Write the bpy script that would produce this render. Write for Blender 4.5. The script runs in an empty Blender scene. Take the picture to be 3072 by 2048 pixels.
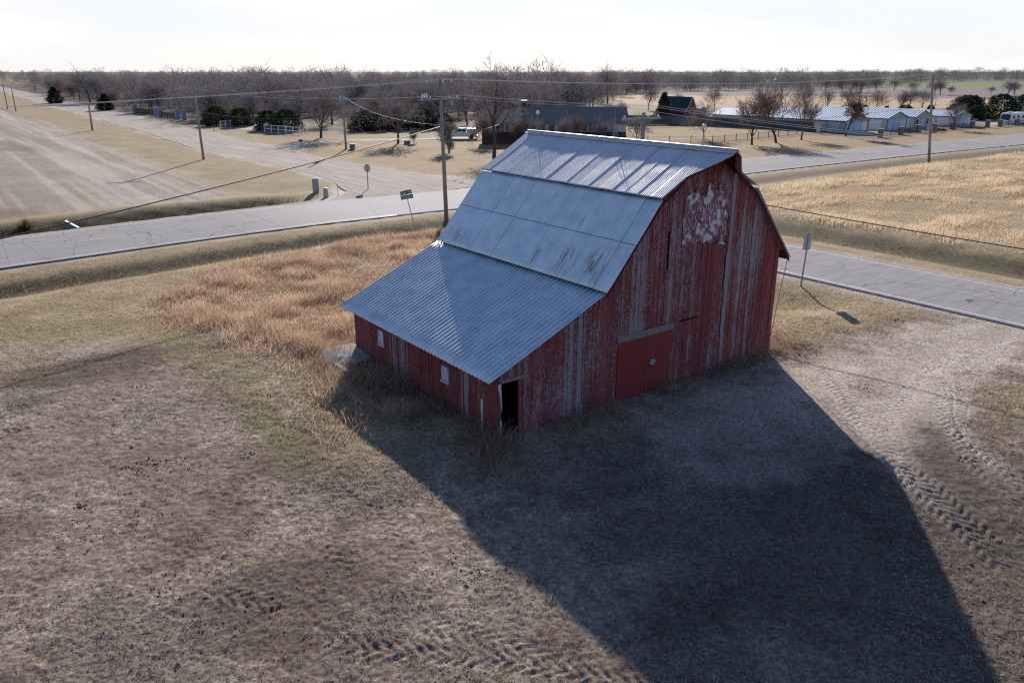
import bpy, math, random
import numpy as np
from mathutils import Vector, Matrix
R = math.radians
random.seed(7)
SC = bpy.context.scene

# ------------------------------------------------------------------ camera
cd = bpy.data.cameras.new("camera"); cam = bpy.data.objects.new("camera", cd)
SC.collection.objects.link(cam); SC.camera = cam
cam.location = (0, 0, 11.5); cam.rotation_euler = (R(90 - 18.76), 0, 0)
cd.sensor_width = 36; cd.lens = 28.0; cd.clip_start = .1; cd.clip_end = 40000
# ------------------------------------------------------------------ sky
SUN_EL, SUN_AZ = 21.5, -0.5
wd = bpy.data.worlds.new("World"); SC.world = wd; wd.use_nodes = True
nt = wd.node_tree; nd = nt.nodes; lk = nt.links
bg = nd["Background"]
sky = nd.new("ShaderNodeTexSky"); sky.sky_type = 'NISHITA'; sky.sun_disc = False
sky.sun_elevation = R(SUN_EL); sky.sun_rotation = R(SUN_AZ)
sky.altitude = 400; sky.air_density = 1.0; sky.dust_density = 0.3; sky.ozone_density = 3.0
# thin bright cirrus veil low in the sky, broken by blue
tc = nd.new("ShaderNodeTexCoord"); mp = nd.new("ShaderNodeMapping")
mp.inputs["Scale"].default_value = (1.1, 1.1, 6.5); mp.inputs["Location"].default_value = (.35, .2, .1)
ns = nd.new("ShaderNodeTexNoise"); ns.inputs["Scale"].default_value = 2.2; ns.inputs["Detail"].default_value = 7; ns.inputs["Roughness"].default_value = .55
ns.inputs["Distortion"].default_value = .4
lk.new(tc.outputs["Generated"], mp.inputs["Vector"]); lk.new(mp.outputs[0], ns.inputs["Vector"])
sx = nd.new("ShaderNodeSeparateXYZ"); lk.new(tc.outputs["Generated"], sx.inputs[0])
def wm(op, a, b=None, c=False):
    n = nd.new("ShaderNodeMath"); n.operation = op; n.use_clamp = c
    for i, q in enumerate((a, b)):
        if q is None: continue
        if isinstance(q, (int, float)): n.inputs[i].default_value = q
        else: lk.new(q, n.inputs[i])
    return n.outputs[0]
def wrange(v, a, b, c, d):
    n = nd.new("ShaderNodeMapRange"); n.interpolation_type = 'SMOOTHSTEP'
    lk.new(v, n.inputs[0])
    for i, q in enumerate((a, b, c, d)): n.inputs[i + 1].default_value = q
    return n.outputs[0]
low = wrange(sx.outputs[2], .09, .20, 1, 0)            # veil only in the lower sky
ahead = wrange(sx.outputs[1], -.1, .6, 0, 1)
right = wrange(sx.outputs[0], .28, .62, 0, .62)        # opens to pale blue on the right
cl = wrange(ns.outputs["Fac"], .30, .62, .85, 1)
veil = wm('MULTIPLY', wm('MULTIPLY', low, ahead), wm('SUBTRACT', cl, wm('MULTIPLY', right, wrange(sx.outputs[2], .02, .16, 0, 1)), True))
mx = nd.new("ShaderNodeMix"); mx.data_type = 'RGBA'
tint = nd.new("ShaderNodeMix"); tint.data_type = 'RGBA'; tint.blend_type = 'MULTIPLY'; tint.inputs["Factor"].default_value = 1
tint.inputs["B"].default_value = (.97, .96, 1.07, 1); lk.new(sky.outputs[0], tint.inputs["A"])     # cool camera white balance
lk.new(veil, mx.inputs["Factor"]); lk.new(tint.outputs["Result"], mx.inputs["A"])
cb = nd.new("ShaderNodeMix"); cb.data_type = 'RGBA'; lk.new(wrange(ns.outputs["Fac"], .38, .66, 0, 1), cb.inputs["Factor"])
cb.inputs["A"].default_value = (6.3, 6.45, 6.7, 1); cb.inputs["B"].default_value = (7.5, 7.5, 7.5, 1); lk.new(cb.outputs["Result"], mx.inputs["B"])
lk.new(mx.outputs["Result"], bg.inputs[0]); bg.inputs[1].default_value = .098
# ------------------------------------------------------------------ sun
sl = bpy.data.lights.new("sun", 'SUN'); so = bpy.data.objects.new("sun", sl); SC.collection.objects.link(so)
sl.energy = 5.0; sl.angle = R(.53); sl.color = (1.0, .915, .82)
so.rotation_euler = (R(-(90 - SUN_EL)), 0, R(-SUN_AZ))
SC.view_settings.view_transform = 'Standard'; SC.view_settings.look = 'None'
SC.view_settings.exposure = 0.50; SC.view_settings.gamma = 1.0
SC.cycles.use_denoising = False; SC.cycles.sample_clamp_indirect = 2; SC.cycles.pixel_filter_type = 'BLACKMAN_HARRIS'; SC.cycles.filter_width = 1.25
SC.cycles.max_bounces = 6; SC.cycles.transparent_max_bounces = 8

# ------------------------------------------------------------------ grid frame: x = v (along the gable), y = u (along the ridge)
GR = R(36.5)
O2 = np.array([-0.4624, 23.8618]); U2 = np.array([-math.sin(GR), math.cos(GR)]); V2 = np.array([math.cos(GR), math.sin(GR)])
def W(v, u, z=0.0):
    p = O2 + u * U2 + v * V2
    return Vector((float(p[0]), float(p[1]), float(z)))
def toVU(x, y):
    dx = x - O2[0]; dy = y - O2[1]
    return dx * V2[0] + dy * V2[1], dx * U2[0] + dy * U2[1]

# ------------------------------------------------------------------ numpy noise
def _h(ix, iy, s):
    h = (ix.astype(np.int64) * 374761393 + iy.astype(np.int64) * 668265263 + s * 1274126177) & 0xffffffff
    h = ((h ^ (h >> 13)) * 1274126177) & 0xffffffff
    return ((h ^ (h >> 16)) & 0xffff) / 65535.0
def vn(x, y, s=0):
    ix = np.floor(x); iy = np.floor(y); fx = x - ix; fy = y - iy
    fx = fx * fx * (3 - 2 * fx); fy = fy * fy * (3 - 2 * fy)
    a = _h(ix, iy, s); b = _h(ix + 1, iy, s); c = _h(ix, iy + 1, s); d = _h(ix + 1, iy + 1, s)
    return (a * (1 - fx) + b * fx) * (1 - fy) + (c * (1 - fx) + d * fx) * fy
def fbm(x, y, s=0, o=4, g=.5):
    t = 0; a = 1; n = 0
    for i in range(o):
        t = t + a * vn(x + 17.3 * i, y - 9.1 * i, s + i); n += a; a *= g; x = x * 2.03; y = y * 2.03
    return t / n
def ss(a, b, x):
    t = np.clip((x - a) / (b - a), 0, 1); return t * t * (3 - 2 * t)
def pdist(v, u, pts):
    d = np.full(v.shape, 1e9); along = np.zeros(v.shape); side = np.zeros(v.shape); acc = 0
    for (a, b), (c, e) in zip(pts, pts[1:]):
        L = math.hypot(c - a, e - b); tx, ty = (c - a) / L, (e - b) / L
        t = np.clip(((v - a) * tx + (u - b) * ty), 0, L)
        q = np.hypot(v - a - t * tx, u - b - t * ty); m = q < d
        d = np.where(m, q, d); along = np.where(m, acc + t, along)
        side = np.where(m, (v - a) * -ty + (u - b) * tx, side); acc += L
    return d, along, side
def inpoly(v, u, poly):
    r = np.zeros(v.shape, bool); n = len(poly)
    for i in range(n):
        a, b = poly[i], poly[(i + 1) % n]
        if a[1] == b[1]: continue
        c = ((u >= min(a[1], b[1])) & (u < max(a[1], b[1])))
        r ^= c & (v < a[0] + (u - a[1]) / (b[1] - a[1]) * (b[0] - a[0]))
    return r
RA_V = np.array([-400, -60, -10, 0, 10, 20, 30, 70, 100, 140, 400.]); RA_U = np.array([-10., 38, 42.6, 44.0, 45.0, 44.9, 44.6, 45.8, 45.2, 43.4, 33.])
def roadA_c(v): return np.interp(v, RA_V, RA_U)
GRV = [(30.4, 46), (28.6, 60), (27.3, 105), (30, 164), (34.4, 323), (44, 640), (60, 1200)]   # gravel road centre line
def gravel_hw(u): return np.interp(u, [46, 51, 56, 62, 75, 105, 400], [17, 14.5, 9.5, 6.0, 4.9, 5.8, 5.9])
DRIVE = [(34, -6.6), (24.9, -4.6), (20, -4.2), (14.5, -4.6), (10.5, -4.9), (6.0, -4.3)]
TRK = [((-16, 13.9), (-13.6, 12.6), (-11.3, 11.7), (-8.6, 10.9)), ((-16.5, 11.6), (-13.8, 10.4), (-11.6, 9.6), (-9.2, 9.0)),
       ((-10.5, -2.4), (-8.7, -4.4), (-7.2, -6.0), (-6.0, -7.6), (-5.0, -9.6)), ((-9.0, -5.6), (-7.0, -7.6), (-5.9, -8.6), (-4.4, -10.6), (-3.4, -13)),
       ((15.6, -1.6), (14.4, -2.6), (11.3, -5.8), (8.0, -9.6), (5.5, -13.5)), ((22.8, -4.6), (16.8, -5.3), (11.4, -7.0), (8.8, -9.2), (6.4, -13)),
       ((22.5, -6.0), (17.0, -6.8), (12.6, -8.8), (10.4, -11.6), (8.2, -15)), ((26, -7.6), (19, -8.6), (14.6, -11.5), (11.5, -15.5)), ((24.5, -5.2), (17.5, -5.9), (13.4, -8.0), (10.4, -10.5), (7.6, -14)),
       ((-5.6, 1.4), (-5.2, -2.2), (-5.4, -4.6)), ((-7.4, .6), (-7.1, -2.4), (-7.4, -4.0)), ((20, -8.4), (15.5, -10.5), (12.5, -14), (10.8, -18))]
GOLD = [(-4.2, 24.0), (1.0, 30.8), (19, 34.2), (23, 22), (18, 3), (14.4, 1.5), (14.6, 10.4), (0.4, 10.4), (0.2, 6.0), (-2.0, 3.2), (-2.6, 9.4), (-2.4, 13.5), (-3.4, 18)]
def zones(x, y):
    v, u = toVU(x, y); z = {'v': v, 'u': u}
    wob = (vn(v * .35, u * .35, 5) - .5) * 1.1 + (vn(v * 1.3, u * 1.3, 6) - .5) * .6
    z['wob'] = wob
    da = np.abs(u - roadA_c(v)); z['da'] = da
    z['A'] = 1 - ss(5.05, 5.5, da)
    z['Ash'] = 1 - ss(5.6, 7.0, da + wob * .6)
    inB = (u < 41)
    db = np.where(inB, np.abs(v - 30.5), 99); z['db'] = db
    z['B'] = 1 - ss(3.55, 3.9, db)
    z['Bsh'] = 1 - ss(3.9, 5.0, db + wob * .5)
    gd, _, _ = pdist(v, u, GRV); gd = np.where(u < 44, 99, gd); z['gd'] = gd
    z['G'] = 1 - ss(-.7, .7, gd - gravel_hw(u) + wob)
    dd, al, _ = pdist(v, u, DRIVE); z['dd'] = dd
    z['D'] = (1 - ss(1.2, 3.2, dd + wob * 1.5 - .03 * al + (vn(v * 1.7, u * 1.7, 8) - .5) * 1.4)) * (.8 + .2 * ss(.35, .6, vn(v * .6, u * .6, 9)))
    hd, _, _ = pdist(v, u, [(34, 104), (38.5, 109), (48.9, 112.5), (55, 108.5), (66, 104.8)]); z['H'] = 1 - ss(1.7, 2.3, hd + wob * .4)
    wdv, _, _ = pdist(v, u, [(42, 150), (53, 164), (76, 180), (100, 183), (125, 190)]); z['WD'] = 1 - ss(1.8, 2.6, wdv + wob * .4)
    z['near'] = ss(70, 45, np.hypot(x, y))
    wg = (vn(v * .35, u * .35, 5) - .5) * 3.2 + (vn(v * 1.4, u * 1.4, 7) - .5) * 2.2; m = inpoly(v + wg, u + wg, GOLD)
    z['gold'] = m.astype(float)
    z['barn'] = ((v > -.05) & (v < 14.4) & (u > -.05) & (u < 10.5)).astype(float)
    return z
def height(x, y, z=None):
    z = z or zones(x, y); v, u = z['v'], z['u']
    r = np.hypot(x, y); flat = np.maximum.reduce([z['A'], z['B'], z['G'], z['H'] * .8])
    h = (fbm(v * .09, u * .09, 11, 3) - .5) * .5 * ss(3, 9, np.minimum.reduce([z['da'] - 4, z['db'] - 2, z['gd']]))
    nb = np.hypot(np.maximum(np.maximum(-v, v - 14.3), 0), np.maximum(np.maximum(-u, u - 10.4), 0))
    h = h * ss(.3, 6, nb)
    # ditches along the roads
    w0 = 1 - ss(17, 27, v)
    h = h - .55 * np.exp(-((u - roadA_c(v) + 10.3) / 1.5) ** 2) * (1 - ss(20, 26, v))
    h = h - .75 * np.exp(-((u - roadA_c(v) - 8.6) / 1.3) ** 2) * (1 - ss(8, 20, v)) + .25 * np.exp(-((u - roadA_c(v) - 11.6) / 1.6) ** 2) * (1 - ss(8, 20, v))
    h = h - .35 * np.exp(-((u - roadA_c(v) + 9.8) / 1.6) ** 2) * ss(36, 42, v) * (1 - ss(200, 260, v))
    h = h - .55 * np.exp(-((v - 39.6) / 1.9) ** 2) * (1 - ss(26, 34, u)) + .25 * np.exp(-((v - 44.5) / 2.2) ** 2) * (1 - ss(26, 34, u))
    h = h - .45 * np.exp(-((v - 22.6) / 2.0) ** 2) * ss(1.0, 4.5, u) * (1 - ss(18, 30, u))
    # ground roughness
    nr = ss(80, 30, r)
    rough = (fbm(v * 1.9, u * 1.9, 21, 4, .6) - .5) * .065 + (fbm(v * 6.5, u * 6.5, 25, 3, .6) - .5) * .06
    smoothz = np.maximum(flat, .62 * z['D'])
    h = h + rough * nr * (1 - smoothz) * (1 - .5 * z['barn'])
    # clods in bare foreground soil
    cl = np.clip(fbm(v * 3.1, u * 3.1, 31, 3) - .74, 0, 1) * .12
    h = h + cl * ss(34, 26, r) * (1 - smoothz) * ss(.5, 1.5, nb)
    # tyre tracks pressed in the soil, chevron lugs
    t = np.zeros(x.shape)
    mk = r < 45
    if mk.any():
        vv, uu = v[mk], u[mk]; acc = np.zeros(vv.shape)
        for i, p in enumerate(TRK):
            d, al, sd = pdist(vv, uu, p)
            wgt = 1 - ss(.24, .36, d)
            lug = np.tanh(2.2 * np.sin((al + np.abs(sd) * (1.1 if i % 2 else -1.1)) * 2 * math.pi / .33))
            fade = .25 + .75 * ss(.2, .7, vn(vv * .5, uu * .5, 40 + i))
            Lt = sum(math.hypot(b_[0] - a_[0], b_[1] - a_[1]) for a_, b_ in zip(p, p[1:])); acc = acc + wgt * fade * (-.010 + (.021 if i in (4, 5, 6, 7, 8, 11) else .016) * lug) * ss(0, .9, al) * ss(0, .9, Lt - al)
        t[mk] = acc
    h = h + t * (1 - .7 * z['barn'])
    # churned traffic area on the right
    ch = z['D'] * ss(45, 30, r) * (1 - z['B'])
    h = h + 0 * ch * np.sin((u * .8 - v * .25) * 2 * math.pi / .38 + 14 * vn(v * .5, u * .5, 71)) * np.clip(vn(v * .7, u * .7, 72) - .45, 0, 1)
    return h - .07 * np.maximum(z['A'], z['B'])
def col(a): return np.array(a)
def ground_color(x, y):
    z = zones(x, y); v, u, wob = z['v'], z['u'], z['wob']; r = np.hypot(x, y)
    n1 = fbm(v * .12, u * .12, 51, 3); n2 = fbm(v * .6, u * .6, 52, 4); n3 = fbm(v * 3.3, u * 3.3, 53, 3, .6); n4 = vn(v * 11, u * 11, 54)
    def L(a, b, t): return a + (b - a) * np.clip(t, 0, 1)[..., None]
    def C(a): return np.broadcast_to(np.array(a, float), x.shape + (3,))
    verge = L(C((.25, .185, .10)), C((.37, .285, .17)), n2 * 1.2 + n3 * .6 - .35)
    soil = L(C((.138, .096, .072)), C((.315, .238, .182)), n2 * 1.1 + n3 * .7 - .42)
    straw = L(C((.245, .19, .145)), C((.47, .395, .315)), n3 * 1.3 + n4 * .5 - .4)
    c = L(soil, straw, ss(.42, .62, fbm(v * .33, u * .33, 55, 4) + (n4 - .5) * .22) * .75)
    c = L(c, C((.075, .055, .047)), ss(.58, .72, fbm(v * .25, u * .25, 56, 3)) * .45)
    # manure-dark patch of soil on the left
    dk = np.exp(-(((v + 9.5) / 4.0) ** 2 + ((u - 15.2) / 2.0) ** 2)); c = L(c, C((.105, .075, .060)), ss(.25, .7, dk + (n2 - .5) * .5) * .85)
    # grass beyond the dirt
    g = ss(15.0, 19.5, u + .55 * (v + 5) * (v < -5) + wob * 1.6) * (v < 26)
    g = np.maximum(g, ss(-5.4, -2.6, v + wob * 1.2) * ss(-2.5, 2, u + wob * 1.5) * (v < 6))
    g = np.maximum(g, ss(13.6, 15.2, v + wob) * ss(-1.2, .2, u + wob))
    g = np.maximum(g, ss(11, 17, v + wob * 2) * ss(-7.2, -9.2, u + .12 * (v - 16) + wob) * .85)
    g = np.maximum(g, ss(33, 37, v)); g = np.maximum(g, ss(48, 52, u))
    c = L(c, verge, g)
    # green moss strips
    d1, _, _ = pdist(v, u, [(-40, 28.5), (-12, 22.6), (-7.6, 21.4), (-4, 20.8)]); d2, _, _ = pdist(v, u, [(-5.7, 18.5), (-5.4, 13), (-5.1, 9.5), (-5.6, 5.5), (-5.9, 3)])
    ms = np.maximum(1 - ss(.6, 2.0, d1 + wob), 1 - ss(.3, 1.3, d2 + wob)) * ss(.38, .60, n3 * .6 + n2 * .5 + .02)
    c = L(c, L(C((.13, .125, .035)), C((.25, .225, .075)), n4), ms * .62)
    gp = ss(.66, .78, fbm(v * .5, u * .5, 61, 3)) * ss(14, 18, v) * ss(-6, -9, u); c = L(c, C((.10, .12, .04)), gp * .7)
    fl = ss(2.5, -1.0, np.hypot((v - 4.5) / 9.5, (u + 10.5) / 7.0) * 3.2 - 2.2 + (n2 - .5) * 2.4); c = L(c, L(C((.072, .056, .048)), C((.140, .112, .092)), n3 * .9 + n2 * .6 - .3), fl * .9)  # dark lot soil before the barn, its cast shadow partly painted into the colour
    # golden tall grass floor
    c = L(c, L(C((.20, .135, .075)), C((.36, .255, .15)), n2 + n3 * .4 - .2), z['gold'] * .9)
    # ditches: dark weeds
    dt = np.exp(-((u - roadA_c(v) + 10.0) / 1.9) ** 2) * (1 - ss(20, 27, v)); c = L(c, C((.105, .083, .052)), ss(.3, .8, dt + (n2 - .5) * .7) * .75)
    dt = np.exp(-((u - roadA_c(v) - 9.0) / 1.5) ** 2) * (1 - ss(10, 20, v)); c = L(c, C((.060, .060, .036)), ss(.3, .75, dt + (n2 - .5) * .5) * .9)
    dt = np.exp(-((v - 40) / 2.6) ** 2) * (1 - ss(22, 34, u)); c = L(c, C((.11, .095, .055)), ss(.3, .8, dt + (n2 - .5) * .8) * .8)
    dt = np.exp(-((u - roadA_c(v) + 9.6) / 2.0) ** 2) * ss(37, 42, v); c = L(c, C((.16, .115, .085)), ss(.3, .8, dt + (n2 - .5) * .6) * .7)
    # right field of pale dry grass
    rf = ss(42.5, 46, v + wob) * (1 - ss(29, 33, u + wob)); pale = L(C((.31, .235, .145)), C((.54, .43, .29)), fbm(v * .16, u * .3, 62, 4) * 1.7 - .35 + (n3 - .5) * .4)
    c = L(c, pale, rf)
    # tilled stubble field beyond the road, left
    sf = (1 - ss(9.5, 13.5, v + wob - (u - 60) * .012)) * ss(56.5, 60, u + wob)
    rows = ss(.25, .75, vn(v * 1.5, u * .03, 63)) * .55 + vn(v * .4, u * .02, 64) * .5
    stub = L(C((.255, .207, .167)), C((.45, .385, .315)), rows * 1.0 + n2 * .5 - .25 + (n3 - .5) * .5)
    stub = L(stub, C((.19, .125, .095)), ss(.6, .75, fbm(v * .10, u * .035, 65, 3)) * .7)
    c = L(c, stub, sf)
    # lawns across the junction
    lw = ss(51.5, 53, u - wob * .4) * ss(34, 38, v) * (1 - ss(118, 124, u))
    lawn = L(C((.26, .175, .095)), C((.40, .285, .165)), n2 * .9 + n1 * .6 - .3); lawn = L(lawn, C((.27, .24, .12)), ss(.55, .7, n1) * .5)
    c = L(c, lawn, lw)
    # wood floor and far fields
    wf = ss(118, 130, u) * ss(38, 44, v) * (1 - ss(112, 122, v + .12 * (u - 150)))
    c = L(c, L(C((.13, .10, .078)), C((.27, .215, .15)), n2 * 1.1 - .1), wf)
    wf2 = ss(215, 235, u) * (1 - ss(120, 150, v + .10 * (u - 250))) * ss(36, 46, v); c = L(c, C((.09, .072, .060)), wf2 * .85)
    far = ss(96, 104, u) * ss(122, 132, v) + ss(178, 186, v); far = np.clip(far, 0, 1)
    n5 = fbm(v * .02, u * .02, 66, 3)
    fld = L(C((.20, .185, .085)), C((.34, .27, .155)), n5 * 1.5 - .3 + (n2 - .5) * .5)
    q = r + 40 * (n5 - .5)
    fld = L(fld, C((.46, .335, .20)), ss(262, 275, q) * (1 - ss(400, 418, q)) * ss(200, 240, v + .1 * u))
    fld = L(fld, C((.21, .175, .165)), ss(405, 420, q)); fld = L(fld, C((.165, .215, .07)), ss(640, 700, q) * (1 - ss(980, 1050, q)))
    fld = L(fld, C((.17, .165, .10)), ss(1500, 1700, q))
    c = L(c, fld, far)
    # bare drive, gravel, shoulders
    dr = L(C((.34, .275, .225)), C((.56, .475, .405)), n2 * .9 + n3 * .5 - .15)
    rt = 1 - ss(.25, .6, np.abs(z['dd'] - 1.1)); dr = L(dr, C((.58, .50, .43)), rt * .6 * ss(.3, .6, n2)); c = L(c, dr, z['D'] * (.42 + .50 * ss(9, 15, v)))
    for q_ in TRK[4:9]:
        if q_ is TRK[7]: continue
        dq, aq, _ = pdist(v, u, q_); lq = sum(math.hypot(e_[0] - f_[0], e_[1] - f_[1]) for e_, f_ in zip(q_, q_[1:]))
        c = L(c, C((.50, .425, .36)), (1 - ss(.22, .55, dq + (n3 - .5) * .3)) * .55 * ss(lq * 1.0, lq * .45, aq))
    c = L(c, L(C((.33, .275, .225)), C((.50, .43, .37)), n2 * .8 + n3 * .4 - .1), np.maximum(z['Bsh'], z['Ash']) * .75)
    c = L(c, L(C((.40, .34, .29)), C((.56, .49, .43)), n2), np.maximum(z['G'], np.maximum(z['H'], z['WD'])))
    return np.clip(c, .01, .9)

# ------------------------------------------------------------------ object helpers
def link(o): SC.collection.objects.link(o); return o
def tag(o, label=None, cat=None, group=None, kind=None):
    if label: o["label"] = label
    if cat: o["category"] = cat
    if group: o["group"] = group
    if kind: o["kind"] = kind
    return o
def root(name, label, cat, loc, rz=0.0, group=None):
    o = bpy.data.objects.new(name, None); o.empty_display_size = .3; link(o)
    o.location = loc; o.rotation_euler = (0, 0, rz); return tag(o, label, cat, group)
def mesh_np(name, V, F, mat=None, parent=None, colr=None, smooth=False, n=4):
    """V (k,3) array; F (m,n) int array; all faces of n corners"""
    V = np.asarray(V, np.float32); F = np.asarray(F, np.int32)
    me = bpy.data.meshes.new(name); me.vertices.add(len(V)); me.vertices.foreach_set("co", V.ravel())
    me.loops.add(F.size); me.loops.foreach_set("vertex_index", F.ravel())
    me.polygons.add(len(F)); me.polygons.foreach_set("loop_start", np.arange(0, F.size, F.shape[1], dtype=np.int32))
    me.polygons.foreach_set("loop_total", np.full(len(F), F.shape[1], np.int32))
    me.polygons.foreach_set("use_smooth", np.full(len(F), bool(smooth)))
    me.update(calc_edges=True)
    if colr is not None:
        a = me.color_attributes.new("Col", 'FLOAT_COLOR', 'POINT')
        cc = np.ones((len(V), 4), np.float32); cc[:, :3] = colr; a.data.foreach_set("color", cc.ravel())
    if mat: me.materials.append(mat)
    o = link(bpy.data.objects.new(name, me)); o.parent = parent
    return o
class MB:
    def __init__(s): s.v = []; s.f = []; s.c = []
    def add(s, vs, fs, c=None):
        b = len(s.v); s.v += [tuple(p) for p in vs]; s.f += [tuple(b + i for i in f) for f in fs]
        s.c += [c or (.5, .5, .5)] * len(vs); return s
    def box(s, x0, x1, y0, y1, z0, z1, c=None, M=None):
        vs = [(x, y, z) for z in (z0, z1) for y in (y0, y1) for x in (x0, x1)]
        if M is not None: vs = [tuple(M @ Vector(p)) for p in vs]
        return s.add(vs, [(0, 2, 3, 1), (4, 5, 7, 6), (0, 1, 5, 4), (2, 6, 7, 3), (0, 4, 6, 2), (1, 3, 7, 5)], c)
    def prism(s, poly, axis, a, b, c=None):
        """extrude a 2D polygon along axis ('x','y','z')"""
        def P(p, t): return {'x': (t, p[0], p[1]), 'y': (p[0], t, p[1]), 'z': (p[0], p[1], t)}[axis]
        n = len(poly); vs = [P(p, a) for p in poly] + [P(p, b) for p in poly]
        fs = [tuple(range(n))[::-1], tuple(range(n, 2 * n))] + [(i, (i + 1) % n, n + (i + 1) % n, n + i) for i in range(n)]
        return s.add(vs, fs, c)
    def tube(s, pts, rad, n=8, cap=True, c=None):
        pts = [Vector(p) for p in pts]; rr = rad if isinstance(rad, (list, tuple)) else [rad] * len(pts)
        vs = []
        for i, p in enumerate(pts):
            d = (pts[min(i + 1, len(pts) - 1)] - pts[max(i - 1, 0)]).normalized()
            a = d.orthogonal().normalized() if i == 0 else (a - d * a.dot(d)).normalized()
            b = d.cross(a)
            vs += [p + (a * math.cos(t) + b * math.sin(t)) * rr[i] for t in (2 * math.pi * k / n for k in range(n))]
        fs = [(i * n + k, i * n + (k + 1) % n, (i + 1) * n + (k + 1) % n, (i + 1) * n + k) for i in range(len(pts) - 1) for k in range(n)]
        if cap: fs += [tuple(range(n))[::-1], tuple(range((len(pts) - 1) * n, len(pts) * n))]
        return s.add(vs, fs, c)
    def lathe(s, prof, n=16, c=None, o=(0, 0, 0)):
        vs = [(o[0] + r * math.cos(2 * math.pi * k / n), o[1] + r * math.sin(2 * math.pi * k / n), o[2] + z) for r, z in prof for k in range(n)]
        m = len(prof); fs = [(i * n + k, i * n + (k + 1) % n, (i + 1) * n + (k + 1) % n, (i + 1) * n + k) for i in range(m - 1) for k in range(n)]
        return s.add(vs, fs + [tuple(range(n))[::-1], tuple(range((m - 1) * n, m * n))], c)
    def build(s, name, mat, parent=None, smooth=False, bevel=0):
        me = bpy.data.meshes.new(name); me.from_pydata(s.v, [], s.f)
        a = me.color_attributes.new("Col", 'FLOAT_COLOR', 'POINT')
        a.data.foreach_set("color", [q for c in s.c for q in (c[0], c[1], c[2], 1.0)])
        if smooth:
            for p in me.polygons: p.use_smooth = True
        me.materials.append(mat); o = link(bpy.data.objects.new(name, me)); o.parent = parent
        if bevel:
            m = o.modifiers.new("bevel", 'BEVEL'); m.width = bevel; m.segments = 2; m.limit_method = 'ANGLE'
        return o
# ------------------------------------------------------------------ materials
class N:
    def __init__(s, name):
        s.m = bpy.data.materials.new(name); s.m.use_nodes = True; s.t = s.m.node_tree; s.n = s.t.nodes; s.b = s.n["Principled BSDF"]
    def new(s, t, **k):
        n = s.n.new(t)
        for a, b in k.items(): setattr(n, a, b)
        return n
    def set(s, sock, q):
        if isinstance(q, bpy.types.NodeSocket): s.t.links.new(q, sock)
        else:
            try: sock.default_value = q
            except Exception: sock.default_value = tuple(q) + (1,)
    def noise(s, scale=5, detail=4, rough=.5, sc=(1, 1, 1), coord="Object", dist=0, loc=(0, 0, 0)):
        tc = s.new("ShaderNodeTexCoord"); mp = s.new("ShaderNodeMapping"); mp.inputs["Scale"].default_value = sc; mp.inputs["Location"].default_value = loc
        n = s.new("ShaderNodeTexNoise"); s.t.links.new(tc.outputs[coord], mp.inputs[0]); s.t.links.new(mp.outputs[0], n.inputs["Vector"])
        n.inputs["Scale"].default_value = scale; n.inputs["Detail"].default_value = detail; n.inputs["Roughness"].default_value = rough; n.inputs["Distortion"].default_value = dist
        return n.outputs["Fac"]
    def rng(s, v, a, b, c=0., d=1.):
        n = s.new("ShaderNodeMapRange"); n.interpolation_type = 'SMOOTHSTEP'; s.set(n.inputs[0], v)
        for i, q in enumerate((a, b, c, d)): s.set(n.inputs[i + 1], q)
        return n.outputs[0]
    def mix(s, f, a, b, blend='MIX'):
        n = s.new("ShaderNodeMix", data_type='RGBA', blend_type=blend); s.set(n.inputs["Factor"], f); s.set(n.inputs["A"], a); s.set(n.inputs["B"], b); return n.outputs["Result"]
    def math(s, op, a, b=0., clamp=False):
        n = s.new("ShaderNodeMath", operation=op, use_clamp=clamp); s.set(n.inputs[0], a); s.set(n.inputs[1], b); return n.outputs[0]
    def attr(s, nm="Col"):
        n = s.new("ShaderNodeAttribute", attribute_name=nm); return n.outputs["Color"]
    def sep(s, c, ch): n = s.new("ShaderNodeSeparateColor"); s.set(n.inputs[0], c); return n.outputs[ch]
    def done(s, color, rough=.7, metal=0., bump=None, bs=.3, bd=.02, spec=.3):
        s.set(s.b.inputs["Base Color"], color); s.set(s.b.inputs["Roughness"], rough); s.set(s.b.inputs["Metallic"], metal); s.b.inputs["Specular IOR Level"].default_value = spec
        if bump is not None:
            n = s.new("ShaderNodeBump"); n.inputs["Strength"].default_value = bs; n.inputs["Distance"].default_value = bd; s.set(n.inputs["Height"], bump); s.set(s.b.inputs["Normal"], n.outputs[0])
        return s.m
def plain(name, c, rough=.6, metal=0., var=.25, scale=6, spec=.3, bump=0., sc=(1, 1, 1)):
    m = N(name); n = m.noise(scale, 5, .6, sc); k = m.mix(m.rng(n, .3, .7), [q * (1 - var) for q in c], [min(1, q * (1 + var)) for q in c])
    return m.done(k, rough, metal, n if bump else None, bump, .02, spec)
def leafy(name, c0, c1, trans=.35, use_attr=True):
    """thin leaves, twigs and blades: diffuse with some light let through"""
    m = N(name); a = m.attr(); f = m.sep(a, 0); c = m.mix(f, c0, c1)
    d = m.new("ShaderNodeBsdfDiffuse"); t = m.new("ShaderNodeBsdfTranslucent"); x = m.new("ShaderNodeMixShader")
    m.set(d.inputs[0], c); m.set(t.inputs[0], c); x.inputs[0].default_value = trans
    m.t.links.new(d.outputs[0], x.inputs[1]); m.t.links.new(t.outputs[0], x.inputs[2]); m.t.links.new(x.outputs[0], m.n["Material Output"].inputs[0]); m.n.remove(m.b)
    return m.m
M = {}
m = N("ground"); a = m.attr(); n = m.noise(9, 6, .65); n2 = m.noise(1.1, 4, .6)
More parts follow.
